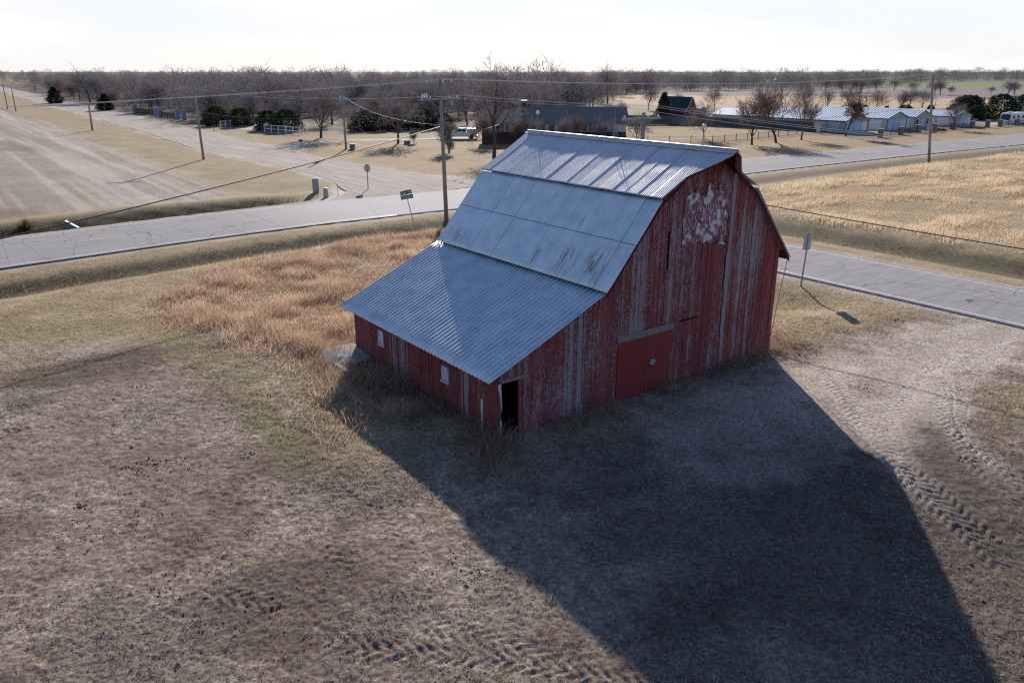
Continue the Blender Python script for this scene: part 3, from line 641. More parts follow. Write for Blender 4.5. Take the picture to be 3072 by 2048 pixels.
# faded painted patch high on the gable: thin board panel with a ghost of white lettering
def faded_patch():
    nx, nz = 150, 130; X, Z = np.meshgrid(np.linspace(0, 1, nx), np.linspace(0, 1, nz))
    v = 8.24 + X * 2.48; bi = np.floor(v / .21); z0_ = 5.40 + .22 * (_h(bi, bi * 0, 3) - .5); z1_ = 7.38 + .5 * (_h(bi, bi * 0, 4) - .5); z = z0_ + Z * (z1_ - z0_)
    d = np.zeros(X.shape)
    def blob(cx, cy, rx, ry, a):
        nonlocal d
        x_ = (cx - 190) / 860; y_ = 1 - (cy - 230 + (cx - 190) * .10) / 1085
        d = np.maximum(d, a * np.exp(-((X - x_) / (rx / 860)) ** 2 - ((Z - y_) / (ry / 1085)) ** 2))
    for q in [(420, 330, 60, 90, .9), (640, 270, 16, 80, 1.1), (650, 380, 80, 70, 1.2), (640, 480, 50, 80, 1.1), (580, 330, 30, 70, 1), (310, 420, 60, 50, 1.1), (310, 540, 30, 70, .8), (400, 380, 40, 30, .9), (930, 400, 60, 70, 1), (850, 430, 40, 60, .8),
              (990, 620, 40, 70, .9), (690, 665, 30, 20, .9), (770, 650, 50, 22, .9), (850, 660, 35, 60, 1.2), (870, 740, 50, 60, 1.2), (790, 830, 40, 50, 1.2), (740, 900, 30, 60, 1.1), (690, 850, 16, 80, 1), (540, 760, 25, 60, 1), (480, 900, 30, 60, 1.1), (470, 1030, 35, 90, 1.1),
              (600, 970, 60, 40, 1), (550, 1060, 45, 80, .9), (760, 980, 60, 70, 1), (680, 1160, 80, 60, 1.4), (620, 1250, 30, 50, 1.2), (250, 1180, 90, 60, .85), (330, 1150, 30, 60, .8), (180, 1320, 40, 25, 1), (270, 1340, 60, 16, .9), (200, 720, 30, 80, .8), (250, 1040, 30, 40, .8), (960, 900, 14, 100, .7),
              (880, 850, 50, 80, .8), (830, 1050, 60, 60, .7), (360, 620, 60, 40, .6), (560, 600, 24, 70, .7), (860, 1270, 60, 18, .7)]: blob(*q)
    d = np.maximum(d, .22 + .25 * (fbm(X * 6, Z * 6, 91, 3) - .5))
    C = np.stack([np.clip(d, 0, 1.4) / 1.4, X * 0, X * 0], -1).reshape(-1, 3)
    jit = -.060 - .004 * ((np.floor(v / .21) % 2))
    V = np.stack([v, jit, z], -1).reshape(-1, 3); i = np.arange(nz - 1)[:, None] * nx; j = np.arange(nx - 1)[None, :]
    F = np.stack([i + j, i + j + 1, i + nx + j + 1, i + nx + j], -1).reshape(-1, 4)
    m = N("faded_paint"); a = m.sep(m.attr(), 0); fl = m.noise(13, 5, .8, (2.6, 2.6, .42)); fine = m.noise(30, 3, .6, (3, 3, .25))
    k = m.math('ADD', m.math('MULTIPLY', a, .55), m.math('MULTIPLY', fl, 1.7)); w = m.rng(k, .955, 1.10)
    c = m.mix(m.rng(fine, .3, .7), (.225, .048, .052), (.14, .030, .034)); c = m.mix(w, c, m.mix(fine, (.46, .41, .45), (.72, .67, .71)))
    o = mesh_np("faded_sign", V, F, m.done(c, .85, 0, fine, .4, .01, .2), barn, C)
    md = o.modifiers.new("thickness", 'SOLIDIFY'); md.thickness = .02; md.offset = 1
faded_patch()

# ------------------------------------------------------------------ lettering
def text_mesh(name, s, size, mat, parent, M4, ext=.0, width=None):
    cu = bpy.data.curves.new("lettering", 'FONT'); cu.body = s; cu.size = size; cu.align_x = 'CENTER'; cu.align_y = 'CENTER'; cu.extrude = .002; cu.space_line = .85
    o = bpy.data.objects.new("lettering", cu); link(o); bpy.context.view_layer.update()
    me = bpy.data.meshes.new_from_object(o.evaluated_get(bpy.context.evaluated_depsgraph_get()))
    SC.collection.objects.unlink(o); bpy.data.objects.remove(o)
    if width:
        xs = [q.co.x for q in me.vertices]; k = width / max(1e-6, (max(xs) - min(xs)))
        for q in me.vertices: q.co.x *= k
    me.transform(M4); me.materials.clear(); me.materials.append(mat); me.name = name
    t = link(bpy.data.objects.new(name, me)); t.parent = parent; return t
RX = Matrix.Rotation(R(90), 4, 'X')
ps = root("property_sign", "small black sign with white PRIVATE PROPERTY lettering on the barn door", "sign", W(7.09, -.052, 1.03), GR)
MB().box(-.19, .19, -.006, .0, -.01, .28).build("sign_plate", M['black'], ps)
text_mesh("lettering", "PRIVATE", .085, M['signwhite'], ps, Matrix.Translation((0, -.010, .225)) @ RX, width=.24)
text_mesh("lettering", "PROPERTY", .10, M['signwhite'], ps, Matrix.Translation((0, -.010, .13)) @ RX, width=.34)
text_mesh("lettering", "NO TRESPASSING", .05, M['signwhite'], ps, Matrix.Translation((0, -.010, .045)) @ RX, width=.30)
# old cellar slab by the rear corner
sl_ = root("concrete_slab", "broken pale concrete slab lying by the rear corner of the barn", "slab", W(-.55, 10.2), GR)
rnd = random.Random(4); ring = []
for k in range(22):
    a = 2 * math.pi * k / 22; ring.append((.95 * math.cos(a) * (1 + .12 * rnd.uniform(-1, 1)) * 1.05, 1.25 * math.sin(a) * (1 + .10 * rnd.uniform(-1, 1))))
b = MB(); vs = [(x * .99, y * .99, .0) for x, y in ring] + [(x, y, .18 + .05 * x + .03 * rnd.random()) for x, y in ring] + [(x * .6, y * .6, .30 + .05 * x + .03 * rnd.random()) for x, y in ring] + [(0, 0, .35)]
b.add(vs, [(i, (i + 1) % 22, 22 + (i + 1) % 22, 22 + i) for i in range(22)] + [(22 + i, 22 + (i + 1) % 22, 44 + (i + 1) % 22, 44 + i) for i in range(22)] + [(44 + i, 44 + (i + 1) % 22, 66) for i in range(22)])
b.build("slab_top", M['concrete'], sl_)
MB().box(-.10, .10, -.5, .5, .0, .04).build("plank", M['whitewood'], None)
pk = SC.collection.objects[-1]; pk.location = W(-1.35, 8.95, .08); pk.rotation_euler = (R(6), 0, GR + R(8)); tag(pk, "short pale plank lying beside the broken concrete slab", "plank")

# ================================================================== utility poles and wires
def ghz(v, u):
    p = W(v, u); return float(height(np.array([p.x]), np.array([p.y]))[0])
def on(v, u, dz=0.): return W(v, u, ghz(v, u) + dz)
def arm(b, z, L, th=.055, y=.16): b.box(-L, L, y - th, y + th, z - .06, z + .06)
def insul(x, y, z, parent):
    MB().lathe([(.02, 0), (.055, .04), (.05, .07), (.07, .09), (.05, .15), (.03, .19)], 10, o=(x, y, z)).build("insulator", M['glass'], parent, True)
def pole(label, v, u, h, heading, arms=(), rad=.16, box=None, lean=(0, 0), drum=None, extra=None):
    r = root("utility_pole", label, "utility pole", on(v, u, -.05), GR + heading, "wooden utility poles along the roads")
    r.rotation_euler = (R(lean[0]), R(lean[1]), GR + heading)
    MB().tube([(0, 0, 0), (0, 0, h * .5), (0, 0, h)], [rad, rad * .86, rad * .68], 12).build("pole_shaft", M['pole'], r, True)
    for z, L, ins in arms:
        b = MB(); arm(b, z, L); a = b.build("crossarm", M['pole'], r)
        b = MB(); b.tube([(-L * .55, .16, z - .05), (0, .14, z - .75)], .02, 5); b.build("brace", M['steel'], a)
        b = MB(); b.tube([(L * .55, .16, z - .05), (0, .14, z - .75)], .02, 5); b.build("brace", M['steel'], a)
        for x in ins: insul(x, .16, z + .05, a)
    if drum: MB().lathe([(.02, 0), (.24, .03), (.26, .1), (.26, .82), (.24, .9), (.05, .95)], 16, o=(drum[0], .34, drum[1])).build("transformer", M['utilgrey'], r, True)
    if extra: extra(r)
    return r
A3 = (-1.15, .35, 1.15)
def corner_gear(r):
    for x in (-1.5, -1.3, -1.1): MB().lathe([(.03, 0), (.07, .08), (.05, .16), (.08, .24), (.04, .34)], 8, o=(x, .3, 9.62)).build("cutout", M['signwhite'], r, True)
    MB().tube([(-1.6, .3, 9.7), (-2.6, .5, 10.3)], .03, 6).build("switch_rod", M['metal'], r)
    MB().lathe([(.03, 0), (.11, .05), (.12, .4), (.05, .55)], 10, o=(1.15, .25, 8.95)).build("arrester", M['utilgrey'], r, True)
pA = pole("tall utility pole with double crossarms behind the barn at the junction", 20.9, 36.6, 11.05, 0, [(10.7, 1.35, A3), (9.5, 1.9, (-1.6, -.9, .9, 1.6))], .18, extra=corner_gear, lean=(0, -1.3))
pB = pole("short thick utility pole just behind the barn roof", 21.5, 15.2, 9.62, 0, [(9.25, 1.6, (-1.4, .55, 1.4))], .17)
pC = pole("utility pole in the stubble field edge, casting a long forked shadow", 18.2, 94.3, 9.76, 0, [(9.3, 1.7, (-1.6, 1.6))], .17, lean=(0, -1))
pD = pole("short weathered pole beside the gravel road, third from the junction", 16.8, 164.4, 5.5, 0, [(5.3, .7, ())], .2, lean=(0, 1))
pE = pole("slim far utility pole, the right one of the two at the left edge", 14.0, 265.5, 6.4, 0, [], .17)
pF = pole("slim far utility pole, leftmost in the photo", 13.6, 283.3, 7.6, 0, [], .17)
pG = pole("grey utility pole with a transformer drum at the driveway entrance", 40.4, 96.8, 9.83, R(90), [], .16, drum=(0, 6.9), lean=(0, 1))
pH = pole("utility pole in the pale grass field right of the barn", 98.1, 35.9, 11.4, R(90), [(10.9, 1.9, (-1.75, 1.0, 1.75))], .19, lean=(-5.5, 4.2))
def wire(a, b, sag, rad, mat, label, group, n=14):
    m = MB(); a = Vector(a); b = Vector(b); P = [a.lerp(b, i / n) - Vector((0, 0, sag * 4 * (i / n) * (1 - i / n))) for i in range(n + 1)]
    m.tube(P, rad, 4); o = m.build("power_line" if mat is M['wire'] else "cable", mat); tag(o, label, "wire" if mat is M['wire'] else "cable", group); return o
G1 = "thin power lines between the poles"; G2 = "thick black cables under the power lines"
def PW(v, u, z): return W(v, u, z)
for k, dx in enumerate(A3):
    wire(PW(20.9 + dx, 36.6, 10.9), PW(97.1, 36.6 + dx, 11.05), .75, .009, M['wire'], "upper power line from the junction pole to the field pole on the right", G1, 24)
    wire(PW(20.9 + dx, 36.6, 10.9), PW(-42, 37 + dx * .5, 9.2), .6, .009, M['wire'], "upper power line running left from the junction pole over the road", G1, 20)
for dx, db in ((-1.6, -1.4), (.9, .55), (1.6, 1.4)):
    wire(PW(20.9 + dx, 36.6, 9.7), PW(21.5 + db, 15.2, 9.5), .12, .009, M['wire'], "one of three lines from the junction pole to the short pole behind the barn", G1)
    wire(PW(21.5 + db, 15.2, 9.5), PW(22.6 + db, -22, 8.6), .55, .009, M['wire'], "one of three power lines from the short pole out past the right edge", G1, 20)
for dx in (-1.6, 1.6):
    wire(PW(20.9 + dx, 36.6, 9.6), PW(18.2 + dx, 94.3, 9.45), .7, .009, M['wire'], "one of two power lines from the junction pole to the stubble field pole", G1)
    wire(PW(18.2 + dx, 94.3, 9.45), PW(16.8 + dx * .4, 164.4, 5.5), .7, .009, M['wire'], "one of two power lines between the second and third poles on the gravel road", G1)
wire(PW(18.2, 94.3, 6.3), PW(46.3, 127, 3.2), .5, .009, M['wire'], "drooping service line from the field edge pole to the white fence", G1)
wire(PW(16.8, 164.4, 5.2), PW(-70, 158, 5.6), .9, .009, M['wire'], "low line running left over the stubble field from the short weathered pole", G1, 20)
wire(PW(20.9, 36.6, 7.4), PW(40.4, 96.8, 7.9), .9, .009, M['wire'], "line from the junction pole to the transformer pole", G1)
q = Vector((-22, 36, 5.0)); p0 = PW(20.9, 36.6, 7.35); e = p0 + (q - p0) * 1.55
wire(p0, e, .5, .035, M['cable'], "thick black cable crossing the stubble field on the left", G2, 20)
wire(PW(21.5, 15.2, 5.2), PW(23.2, -24, 4.6), .35, .03, M['cable'], "thick black cable crossing the grass field right of the barn", G2, 20)
wire(PW(20.9, 36.6, 7.4), PW(70.5, 97, 3.2), .8, .02, M['cable'], "cable from the junction pole to the white house", G2)
wire(PW(20.9, 36.6, 6.9), PW(98.1, 35.9, 7.2), .9, .02, M['cable'], "cable from the junction pole to the field pole on the right", G2, 20)
wire(PW(21.0, 36.8, 4.9), PW(27.5, 40.2, 3.7), .0, .009, M['wire'], "guy wire slanting from the junction pole toward the barn roof", G1, 4)

# ================================================================== road signs, cabinets
def oct_(r): return [(r * math.cos(R(22.5 + 45 * k)), r * math.sin(R(22.5 + 45 * k))) for k in range(8)]
def post(parent, h, w=.045): return MB().box(-w, w, -.02, .02, -.2, h).build("sign_post", M['steel'], parent)
s_ = root("stop_sign", "stop sign seen from the back at the gravel road corner", "sign", on(23.3, 55.5), GR + R(118)); post(s_, 2.55)
b = MB(); b.prism([(x, z + 2.15) for x, z in oct_(.42)], 'y', -.035, -.024); b.build("sign_panel", M['signal'], s_)
s_ = root("speed_sign", "tall rectangular road sign seen from the back, on the verge right of the barn", "sign", on(25.4, 6.0), GR + R(172)); post(s_, 3.06); s_.rotation_euler[1] = R(-3.2)
MB().box(-.31, .31, -.036, -.022, 2.08, 3.02).build("sign_panel", M['signal'], s_)
s_ = root("street_sign", "leaning street name post with two green blades, Tyler Rd and MacArthur", "sign", on(16.0, 33.1), GR + R(-36)); s_.rotation_euler[1] = R(-12)
MB().tube([(0, 0, -.2), (0, 0, 3.0)], .03, 8).build("sign_post", M['steel'], s_)
def blade(rz, z, txt, w):
    T = Matrix.Rotation(rz, 4, 'Z'); b = MB(); b.box(-w / 2, w / 2, -.012, .012, z, z + .30, M=T); o = b.build("name_blade", M['green'], s_)
    text_mesh("lettering", txt, .26, M['signwhite'], o, T @ Matrix.Translation((0, -.018, z + .14)) @ RX, width=w * .86)
blade(R(8), 3.0, "Tyler Rd", .86); blade(R(-14), 2.66, "MacArthur", 1.0)
c_ = root("utility_cabinet", "upright grey green utility cabinet near the stop sign", "cabinet", on(18.1, 56.6), GR + R(-20))
MB().box(-.30, .30, -.17, .17, -.1, 1.38).build("cabinet_body", M['utilgrey'], c_, bevel=.012); MB().box(-.32, .32, -.19, .19, 1.38, 1.43).build("cabinet_lid", M['utilgrey'], c_, bevel=.01)
b = MB(); b.box(-.27, .27, -.182, -.168, .08, 1.30); b.build("cabinet_door", M['utilgrey'], c_); MB().box(-.62, -.02, -.6, .55, -.08, .03).build("concrete_pad", M['concrete'], c_)
p_ = root("pedestal", "short round weathered concrete pedestal between marker stakes", "pedestal", on(17.7, 53.3), GR)
MB().lathe([(.26, -.1), (.24, .3), (.20, .85)], 14).build("pedestal_body", M['concrete'], p_, True); MB().lathe([(.22, .85), (.23, .90), (.10, .93)], 14).build("pedestal_cap", M['signwhite'], p_, True)
for v, u, tl, lab in ((17.5, 54.9, 9, "thin leaning marker stake between the cabinet and the pedestal"), (18.8, 52.9, -2, "rusty marker stake right of the pedestal")):
    b = MB(); b.box(-.02, .02, -.012, .012, -.1, 1.25); o = b.build("marker_stake", plain("rusty_steel", (.10, .06, .045), .8, .2), None); o.location = on(v, u); o.rotation_euler = (0, R(tl), GR - R(36)); tag(o, lab, "stake", "marker stakes by the cabinet")
c_ = root("leaning_cabinet", "green utility cabinet toppled over on the ditch bank at left", "cabinet", on(-4.2, 52.0, .12), GR + R(-30)); c_.rotation_euler[1] = R(-58)
MB().box(-.30, .30, -.17, .17, 0, 1.05).build("cabinet_body", M['utilgreen'], c_, bevel=.015); MB().box(-.31, .31, -.18, .18, 1.05, 1.10).build("cabinet_lid", M['utilgrey'], c_, bevel=.01)
c_ = root("utility_box", "low green utility box at the foot of the transformer pole", "box", on(41.1, 96.0), GR - R(30)); MB().box(-.4, .4, -.3, .3, -.1, .75).build("box_body", M['utilgreen'], c_, bevel=.02); MB().box(-.42, .42, -.32, .32, .75, .82).build("box_lid", M['utilgreen'], c_, bevel=.02)
def mailbox(v, u, lab):
    r = root("mailbox", lab, "mailbox", on(v, u), GR + R(60)); MB().box(-.06, .06, -.06, .06, -.1, 1.0).build("mailbox_post", M['pole'], r)
    pr = [(-.13, 1.0), (.13, 1.0), (.13, 1.14)] + [(.13 * math.cos(R(a)), 1.14 + .13 * math.sin(R(a))) for a in (30, 60, 90, 120, 150)] + [(-.13, 1.14)]
    b = MB(); b.prism(pr, 'y', -.3, .3); b.build("mailbox_body", M['black'], r); MB().box(.13, .15, .1, .14, 1.1, 1.32).build("mailbox_flag", plain("red_flag", (.4, .03, .02)), r)
mailbox(36.0, 103.7, "black mailbox at the house driveway entrance"); mailbox(36.2, 149.0, "black mailbox at the woodland driveway entrance")

# ================================================================== bare trees
def segs_tree(seed, H, spread, style):
    """list of (p0,p1,r0,r1,level)"""
    rd = random.Random(seed); out = []
    def rot(d, ang, az):
        a = d.orthogonal().normalized(); b = d.cross(a); return (d * math.cos(ang) + (a * math.cos(az) + b * math.sin(az)) * math.sin(ang)).normalized()
    def grow(p, d, L, r, lev, maxlev):
        n = 3 if lev < 2 else 2; q = p; pts = [p]; dd = d
        for i in range(n):
            dd = (dd + Vector((rd.gauss(0, .10), rd.gauss(0, .10), (.10 if style != 'weep' else -.02) * (lev > 0)))).normalized(); q2 = q + dd * L / n
            out.append((q, q2, r * (1 - .55 * i / n), r * (1 - .55 * (i + 1) / n), lev)); q = q2; pts.append(q)
        if lev >= maxlev: return
        k = {0: (6, 8), 1: (5, 6), 2: (4, 5), 3: (3, 5)}[lev]; k = rd.randint(*k)
        az0 = rd.uniform(0, 6.28)
        for i in range(k):
            t = (i + .6) / k if lev > 0 else (.32 if style == 'vase' else .42) + .6 * (i + .5) / k * (.97)
            t = min(1, t * .8 + .25) if lev else t
            f = t * n; j = min(n - 1, int(f)); pp = pts[j].lerp(pts[j + 1], f - j)
            ang = R(rd.uniform(18, 42)) if style == 'vase' else R(rd.uniform(35, 68))
            if lev == 0: ang = R(rd.uniform(14, 38)) if style == 'vase' else R(rd.uniform(32, 62)) * (1.15 - .5 * t)
            nd = rot(dd, ang, az0 + i * 2.4 + rd.gauss(0, .3))
            if lev == 0: nd.z = abs(nd.z)
            LL = L * rd.uniform(.50, .72) if lev else H * spread * rd.uniform(.42, .60) * (1.15 - .35 * t)
            if style == 'cone' and lev == 0: LL = H * spread * .6 * (1.5 - 1.15 * t)
            grow(pp, nd, LL, max(.012, r * (.42 if lev == 0 else .5)), lev + 1, maxlev)
        if lev == 0: grow(q, dd, H * .34, r * .45, 1, maxlev)
    th = H * {'oak': .42, 'vase': .40, 'tall': .6, 'cone': .68, 'small': .4}[style]
    grow(Vector((0, 0, -.15)), Vector((rd.gauss(0, .03), rd.gauss(0, .03), 1)).normalized(), th, H * .021, 0, 4)
    return out
def tree_meshes(seed, H, spread, style, leaf=None, twr=.022, dens=1.0):
    S = segs_tree(seed, H, spread, style); zmax = max(s[1].z for s in S); k = H / zmax
    tr = MB(); V = []; F = []; C = []; rd = random.Random(seed + 99)
    for p0, p1, r0, r1, lev in S:
        p0 = p0 * k; p1 = p1 * k
        if lev <= 1:
            tr.tube([p0, p1], [max(r0, .03), max(r1, .025)], 7 if lev == 0 else 5, False)
        else:
            if lev == 4 and rd.random() > dens: continue
            d = p1 - p0; a = d.cross(Vector((rd.gauss(0, 1), rd.gauss(0, 1), rd.gauss(0, 1)))); a.normalize()
            w = {2: .045, 3: .030, 4: twr}[lev]; b = len(V); t = rd.random()
            V += [p0 - a * w, p0 + a * w, p1 + a * w * .55, p1 - a * w * .55]; F.append((b, b + 1, b + 2, b + 3)); C += [(t, 0, 0)] * 4
            a2 = d.cross(a).normalized()
            if lev < 4: b = len(V); V += [p0 - a2 * w, p0 + a2 * w, p1 + a2 * w * .55, p1 - a2 * w * .55]; F.append((b, b + 1, b + 2, b + 3)); C += [(t, 0, 0)] * 4
            if lev == 4:   # side sprays
                for s in range(2):
                    q = p0.lerp(p1, rd.uniform(.2, .9)); e = q + (d.normalized() * .5 + Vector((rd.gauss(0, .5), rd.gauss(0, .5), rd.gauss(.1, .4)))) * d.length * 1.1; a = (e - q).cross(a2).normalized() * twr * .8
                    b = len(V); V += [q - a, q + a, e + a * .4, e - a * .4]; F.append((b, b + 1, b + 2, b + 3)); C += [(rd.random(), 0, 0)] * 4
    LV = []; LF = []; LC = []
    if leaf:
        tips = [s for s in S if s[4] >= 3]
        for i in range(leaf):
            s = tips[rd.randrange(len(tips))]; c = s[0].lerp(s[1], rd.random()) * k + Vector((rd.gauss(0, .12), rd.gauss(0, .12), rd.gauss(-.05, .12)))
            n = Vector((rd.gauss(0, 1), rd.gauss(0, 1), rd.gauss(0, 1))).normalized(); a = n.orthogonal().normalized() * rd.uniform(.05, .10); bb = n.cross(a) * 1.2
            b = len(LV); LV += [c - a, c - bb, c + a, c + bb]; LF.append((b, b + 1, b + 2, b + 3)); LC += [(rd.random(), 0, 0)] * 4
    return tr, (V, F, C), (LV, LF, LC)
def raw_mesh(name, V, F, C, mat):
    o = mesh_np(name, np.array([tuple(p) for p in V]), np.array(F), mat, None, np.array(C)); me = o.data; SC.collection.objects.unlink(o); bpy.data.objects.remove(o); return me
TREE = {}
def def_tree(key, seed, H, spread, style, twig='twig', leaf=None, twr=.022, dens=1.0):
    tr, cw, lf = tree_meshes(seed, H, spread, style, leaf, twr, dens)
    o = tr.build("trunk", M['bark'], None, True); tm = o.data; SC.collection.objects.unlink(o); bpy.data.objects.remove(o)
    TREE[key] = [("trunk", tm), ("crown", raw_mesh("crown", *cw, M[twig]))] + ([("leaves", raw_mesh("leaves", *lf, M['oakleaf']))] if leaf else [])
def_tree('oak1', 1, 10, .95, 'oak'); def_tree('oak2', 2, 10, 1.05, 'oak', 'twig'); def_tree('oak3', 3, 10, .9, 'oak', 'twigp'); def_tree('oak4', 31, 10, 1.0, 'oak', 'twigr')
def_tree('vase1', 4, 9, .85, 'vase', 'twigr', None, .020); def_tree('vase2', 5, 9, .8, 'vase', 'twigr', None, .020); def_tree('tall1', 6, 12, .62, 'tall', 'twig'); def_tree('tall2', 7, 12, .7, 'tall', 'twigp')
def_tree('leafy', 8, 9, .62, 'cone', 'twigr', 2600); def_tree('red', 9, 8, .85, 'oak', 'twigr', 900); def_tree('sap', 10, 4, .6, 'small', 'twig', None, .014, .5)
def cedar_mesh(seed, H, rad, n, shape='cone'):
    rd = random.Random(seed); V = []; F = []; C = []; tr = MB(); tr.tube([(0, 0, -.1), (0, 0, H * .8)], [.12, .03], 6)
    lobes = [(rd.uniform(0, 6.28), rd.uniform(.15, .8), rd.uniform(.7, 1.25)) for _ in range(26)]
    for i in range(n):
        t = rd.random() ** 1.25; a = rd.uniform(0, 6.28)
        env = (1 - t) ** .75 * (.65 + .35 * min(1, t * 8)) if shape == 'cone' else math.sqrt(max(0, 1 - (t * 1.02 - .25) ** 2 / .6)) * .95
        lob = 1 + .35 * math.sin(a * 3 + seed) * math.sin(t * 14 + a) + .18 * math.sin(a * 7 + t * 20)
        r = rad * env * lob * (rd.random() ** .35); c = Vector((r * math.cos(a), r * math.sin(a), t * H + .1))
        d = (Vector((math.cos(a), math.sin(a), rd.uniform(-.1, .9))) + Vector((rd.gauss(0, .35), rd.gauss(0, .35), rd.gauss(0, .3)))).normalized(); L = rd.uniform(.22, .5) * (H / 4) ** .5
        s = d.cross(Vector((rd.gauss(0, 1), rd.gauss(0, 1), rd.gauss(0, 1)))).normalized() * L * .22
        b = len(V); V += [c - s, c + d * L * .5 - s * .9, c + d * L, c + d * L * .5 + s * .9]; F.append((b, b + 1, b + 2, b + 3)); C += [(rd.random(), 0, 0)] * 4
    o = tr.build("trunk", M['bark'], None); tm = o.data; SC.collection.objects.unlink(o); bpy.data.objects.remove(o)
    return [("trunk", tm), ("crown", raw_mesh("crown", V, F, C, M['cedar']))]
TREE['cedar1'] = cedar_mesh(1, 4.5, 1.5, 3200); TREE['cedar2'] = cedar_mesh(2, 4.0, 1.8, 3400, 'round'); TREE['cedar3'] = cedar_mesh(3, 6, 2.4, 4200, 'round')
HT = {'oak1': 10, 'oak2': 10, 'oak3': 10, 'oak4': 10, 'vase1': 9, 'vase2': 9, 'tall1': 12, 'tall2': 12, 'leafy': 9, 'red': 8, 'sap': 4, 'cedar1': 4.5, 'cedar2': 4.0, 'cedar3': 6}
def tree(key, p, h, rz, label, group=None, name="bare_tree", cat="tree", wid=1.0):
    r = root(name, label, cat, p, rz, group); s = h / HT[key]; r.scale = (s * wid, s * wid, s)
    for nm, me in TREE[key]:
        o = link(bpy.data.objects.new(nm, me)); o.parent = r
    return r
def T(key, v, u, h, label, rz=None, **k): return tree(key, on(v, u), h, random.uniform(0, 6.28) if rz is None else rz, label, **k)
# the trees one can point at
T('oak2', 46.3, 119.5, 9.9, "broad bare oak with low spreading limbs beside the transformer pole", wid=1.25)
T('oak1', 52.1, 101.6, 9.9, "bare spreading tree in the lawn left of the white truck", wid=1.1)
T('sap', 50.9, 83.8, 5.6, "low bare tree forking in front of the white truck")
T('tall1', 51.9, 73.6, 13.6, "tallest bare tree, rising above the horizon behind the barn's ridge end")
T('sap', 49.6, 81.5, 2.6, "thin sapling in the lawn between the forked tree and the tall tree")
T('sap', 54.0, 99.6, 2.8, "thin sapling beside the stump in the lawn")
T('vase1', 98.2, 65.4, 8.7, "first bare lawn tree from the barn roof, along the right road", wid=1.1, group="bare lawn trees along the right road")
T('vase2', 104.3, 65.1, 9.9, "second bare lawn tree from the barn roof, the biggest in its row", wid=1.1, group="bare lawn trees along the right road")
T('vase1', 113.2, 66.4, 8.0, "third bare lawn tree from the barn roof, along the right road", group="bare lawn trees along the right road")
T('leafy', 124.8, 65.1, 9.2, "tree still holding dry brown leaves in front of the storage sheds", name="oak_tree", wid=.95)
T('oak1', 159.0, 62.0, 6.4, "round bare tree by the stone pillars, right of the field pole", wid=.95)
for i, (v, u, h) in enumerate(((146, 92, 9.0), (151, 89, 8.0), (158, 87, 8.6), (166, 83, 7.0), (171, 80, 6.4))):
    T(('oak4', 'tall2', 'oak3', 'oak4', 'vase2')[i], v + 38, u + 22, h, "bare tree in the brushy row behind the storage sheds", group="bare trees behind the storage sheds")
for i, px in enumerate(range(8)):
    T(('cedar1', 'cedar2', 'cedar1')[i % 3], 172 + 3.6 * i + random.uniform(-.6, .6), 101 - 3.6 * i + random.uniform(-1, 1), random.uniform(2.6, 3.6), "dark cedar in the hedge row behind the storage sheds", group="cedars in the hedge behind the storage sheds", name="cedar_tree", cat="cedar", wid=1.4)
for v, u, h, l in ((202, 79, 5.4, "big dark cedar clump at the right edge, left one"), (209, 75, 5.8, "big dark cedar clump at the right edge, nearest the frame edge"), (205.5, 82, 5.4, "big dark cedar clump at the right edge, rear one"), (215, 72, 5.6, "big dark cedar clump at the right edge, mostly cut by the frame")):
    T('cedar3', v, u, h, l, name="cedar_tree", cat="cedar", wid=1.6)
for v, u, h, l in ((42.0, 166, 4.0, "dark cedar beside the woodland driveway gate, left of the white fence"), (45.5, 160, 3.6, "dark cedar behind the left end of the white fence"), (48.5, 141, 4.0, "dark cedar behind the white fence by the driveway, broad and low"), (46.5, 146, 3.6, "small dark cedar left of the broad low one by the white fence"),
                   (61, 133, 3.4, "dark shrub cedar left of the lawn tree, first in its row"), (64, 130, 3.7, "dark shrub cedar, second in the row behind the house lawn"), (68.5, 129, 3.4, "dark shrub cedar, third in the row behind the house lawn"), (72, 127.5, 4.0, "dark shrub cedar, fourth and tallest of the row behind the house lawn"), (76, 126, 3.0, "dark shrub cedar, last of the row before the house"),
                   (33.5, 330, 5.5, "lone dark cedar on the verge far up the gravel road"), (37, 258, 4.6, "dense dark bush by the gravel road before the gate pillars")):
    T('cedar2' if h < 4.1 else 'cedar1', v, u, h, l, name="cedar_tree", cat="cedar", wid=1.55)
for v, u, h, l in ((55, 180, 5.2, "reddish leafy shrub tree by the woodland driveway"), (39.5, 262, 6.0, "reddish leafy tree beside the bush far up the gravel road"), (60.9, 88.2, 5.2, "reddish tree against the left end of the house"), (65.3, 84.9, 4.8, "reddish tree in front of the house wall")):
    T('red', v, u, h, l, name="bare_tree")
for v, u, h, k, l in ((101, 78, 6.6, 'oak2', "bare spreading tree behind the short utility pole"),
                      (126, 125, 5.5, 'oak3', "bare tree left of the small red barn"), (133, 118, 6.2, 'cedar1', "dark evergreen left of the small red barn"), (173, 162, 8.6, 'oak1', "bare tree right of the small red barn"), (180, 156, 6.0, 'oak3', "smaller bare tree second to the right of the small red barn"), (186, 147, 7.2, 'oak4', "bare tree third to the right of the small red barn"),
                      (196, 205, 14.5, 'tall1', "tall dark bare tree rising over the far wood behind the small red barn")):
    T(k, v, u, h, l, name="cedar_tree" if 'cedar' in k else "bare_tree", cat="cedar" if 'cedar' in k else "tree")

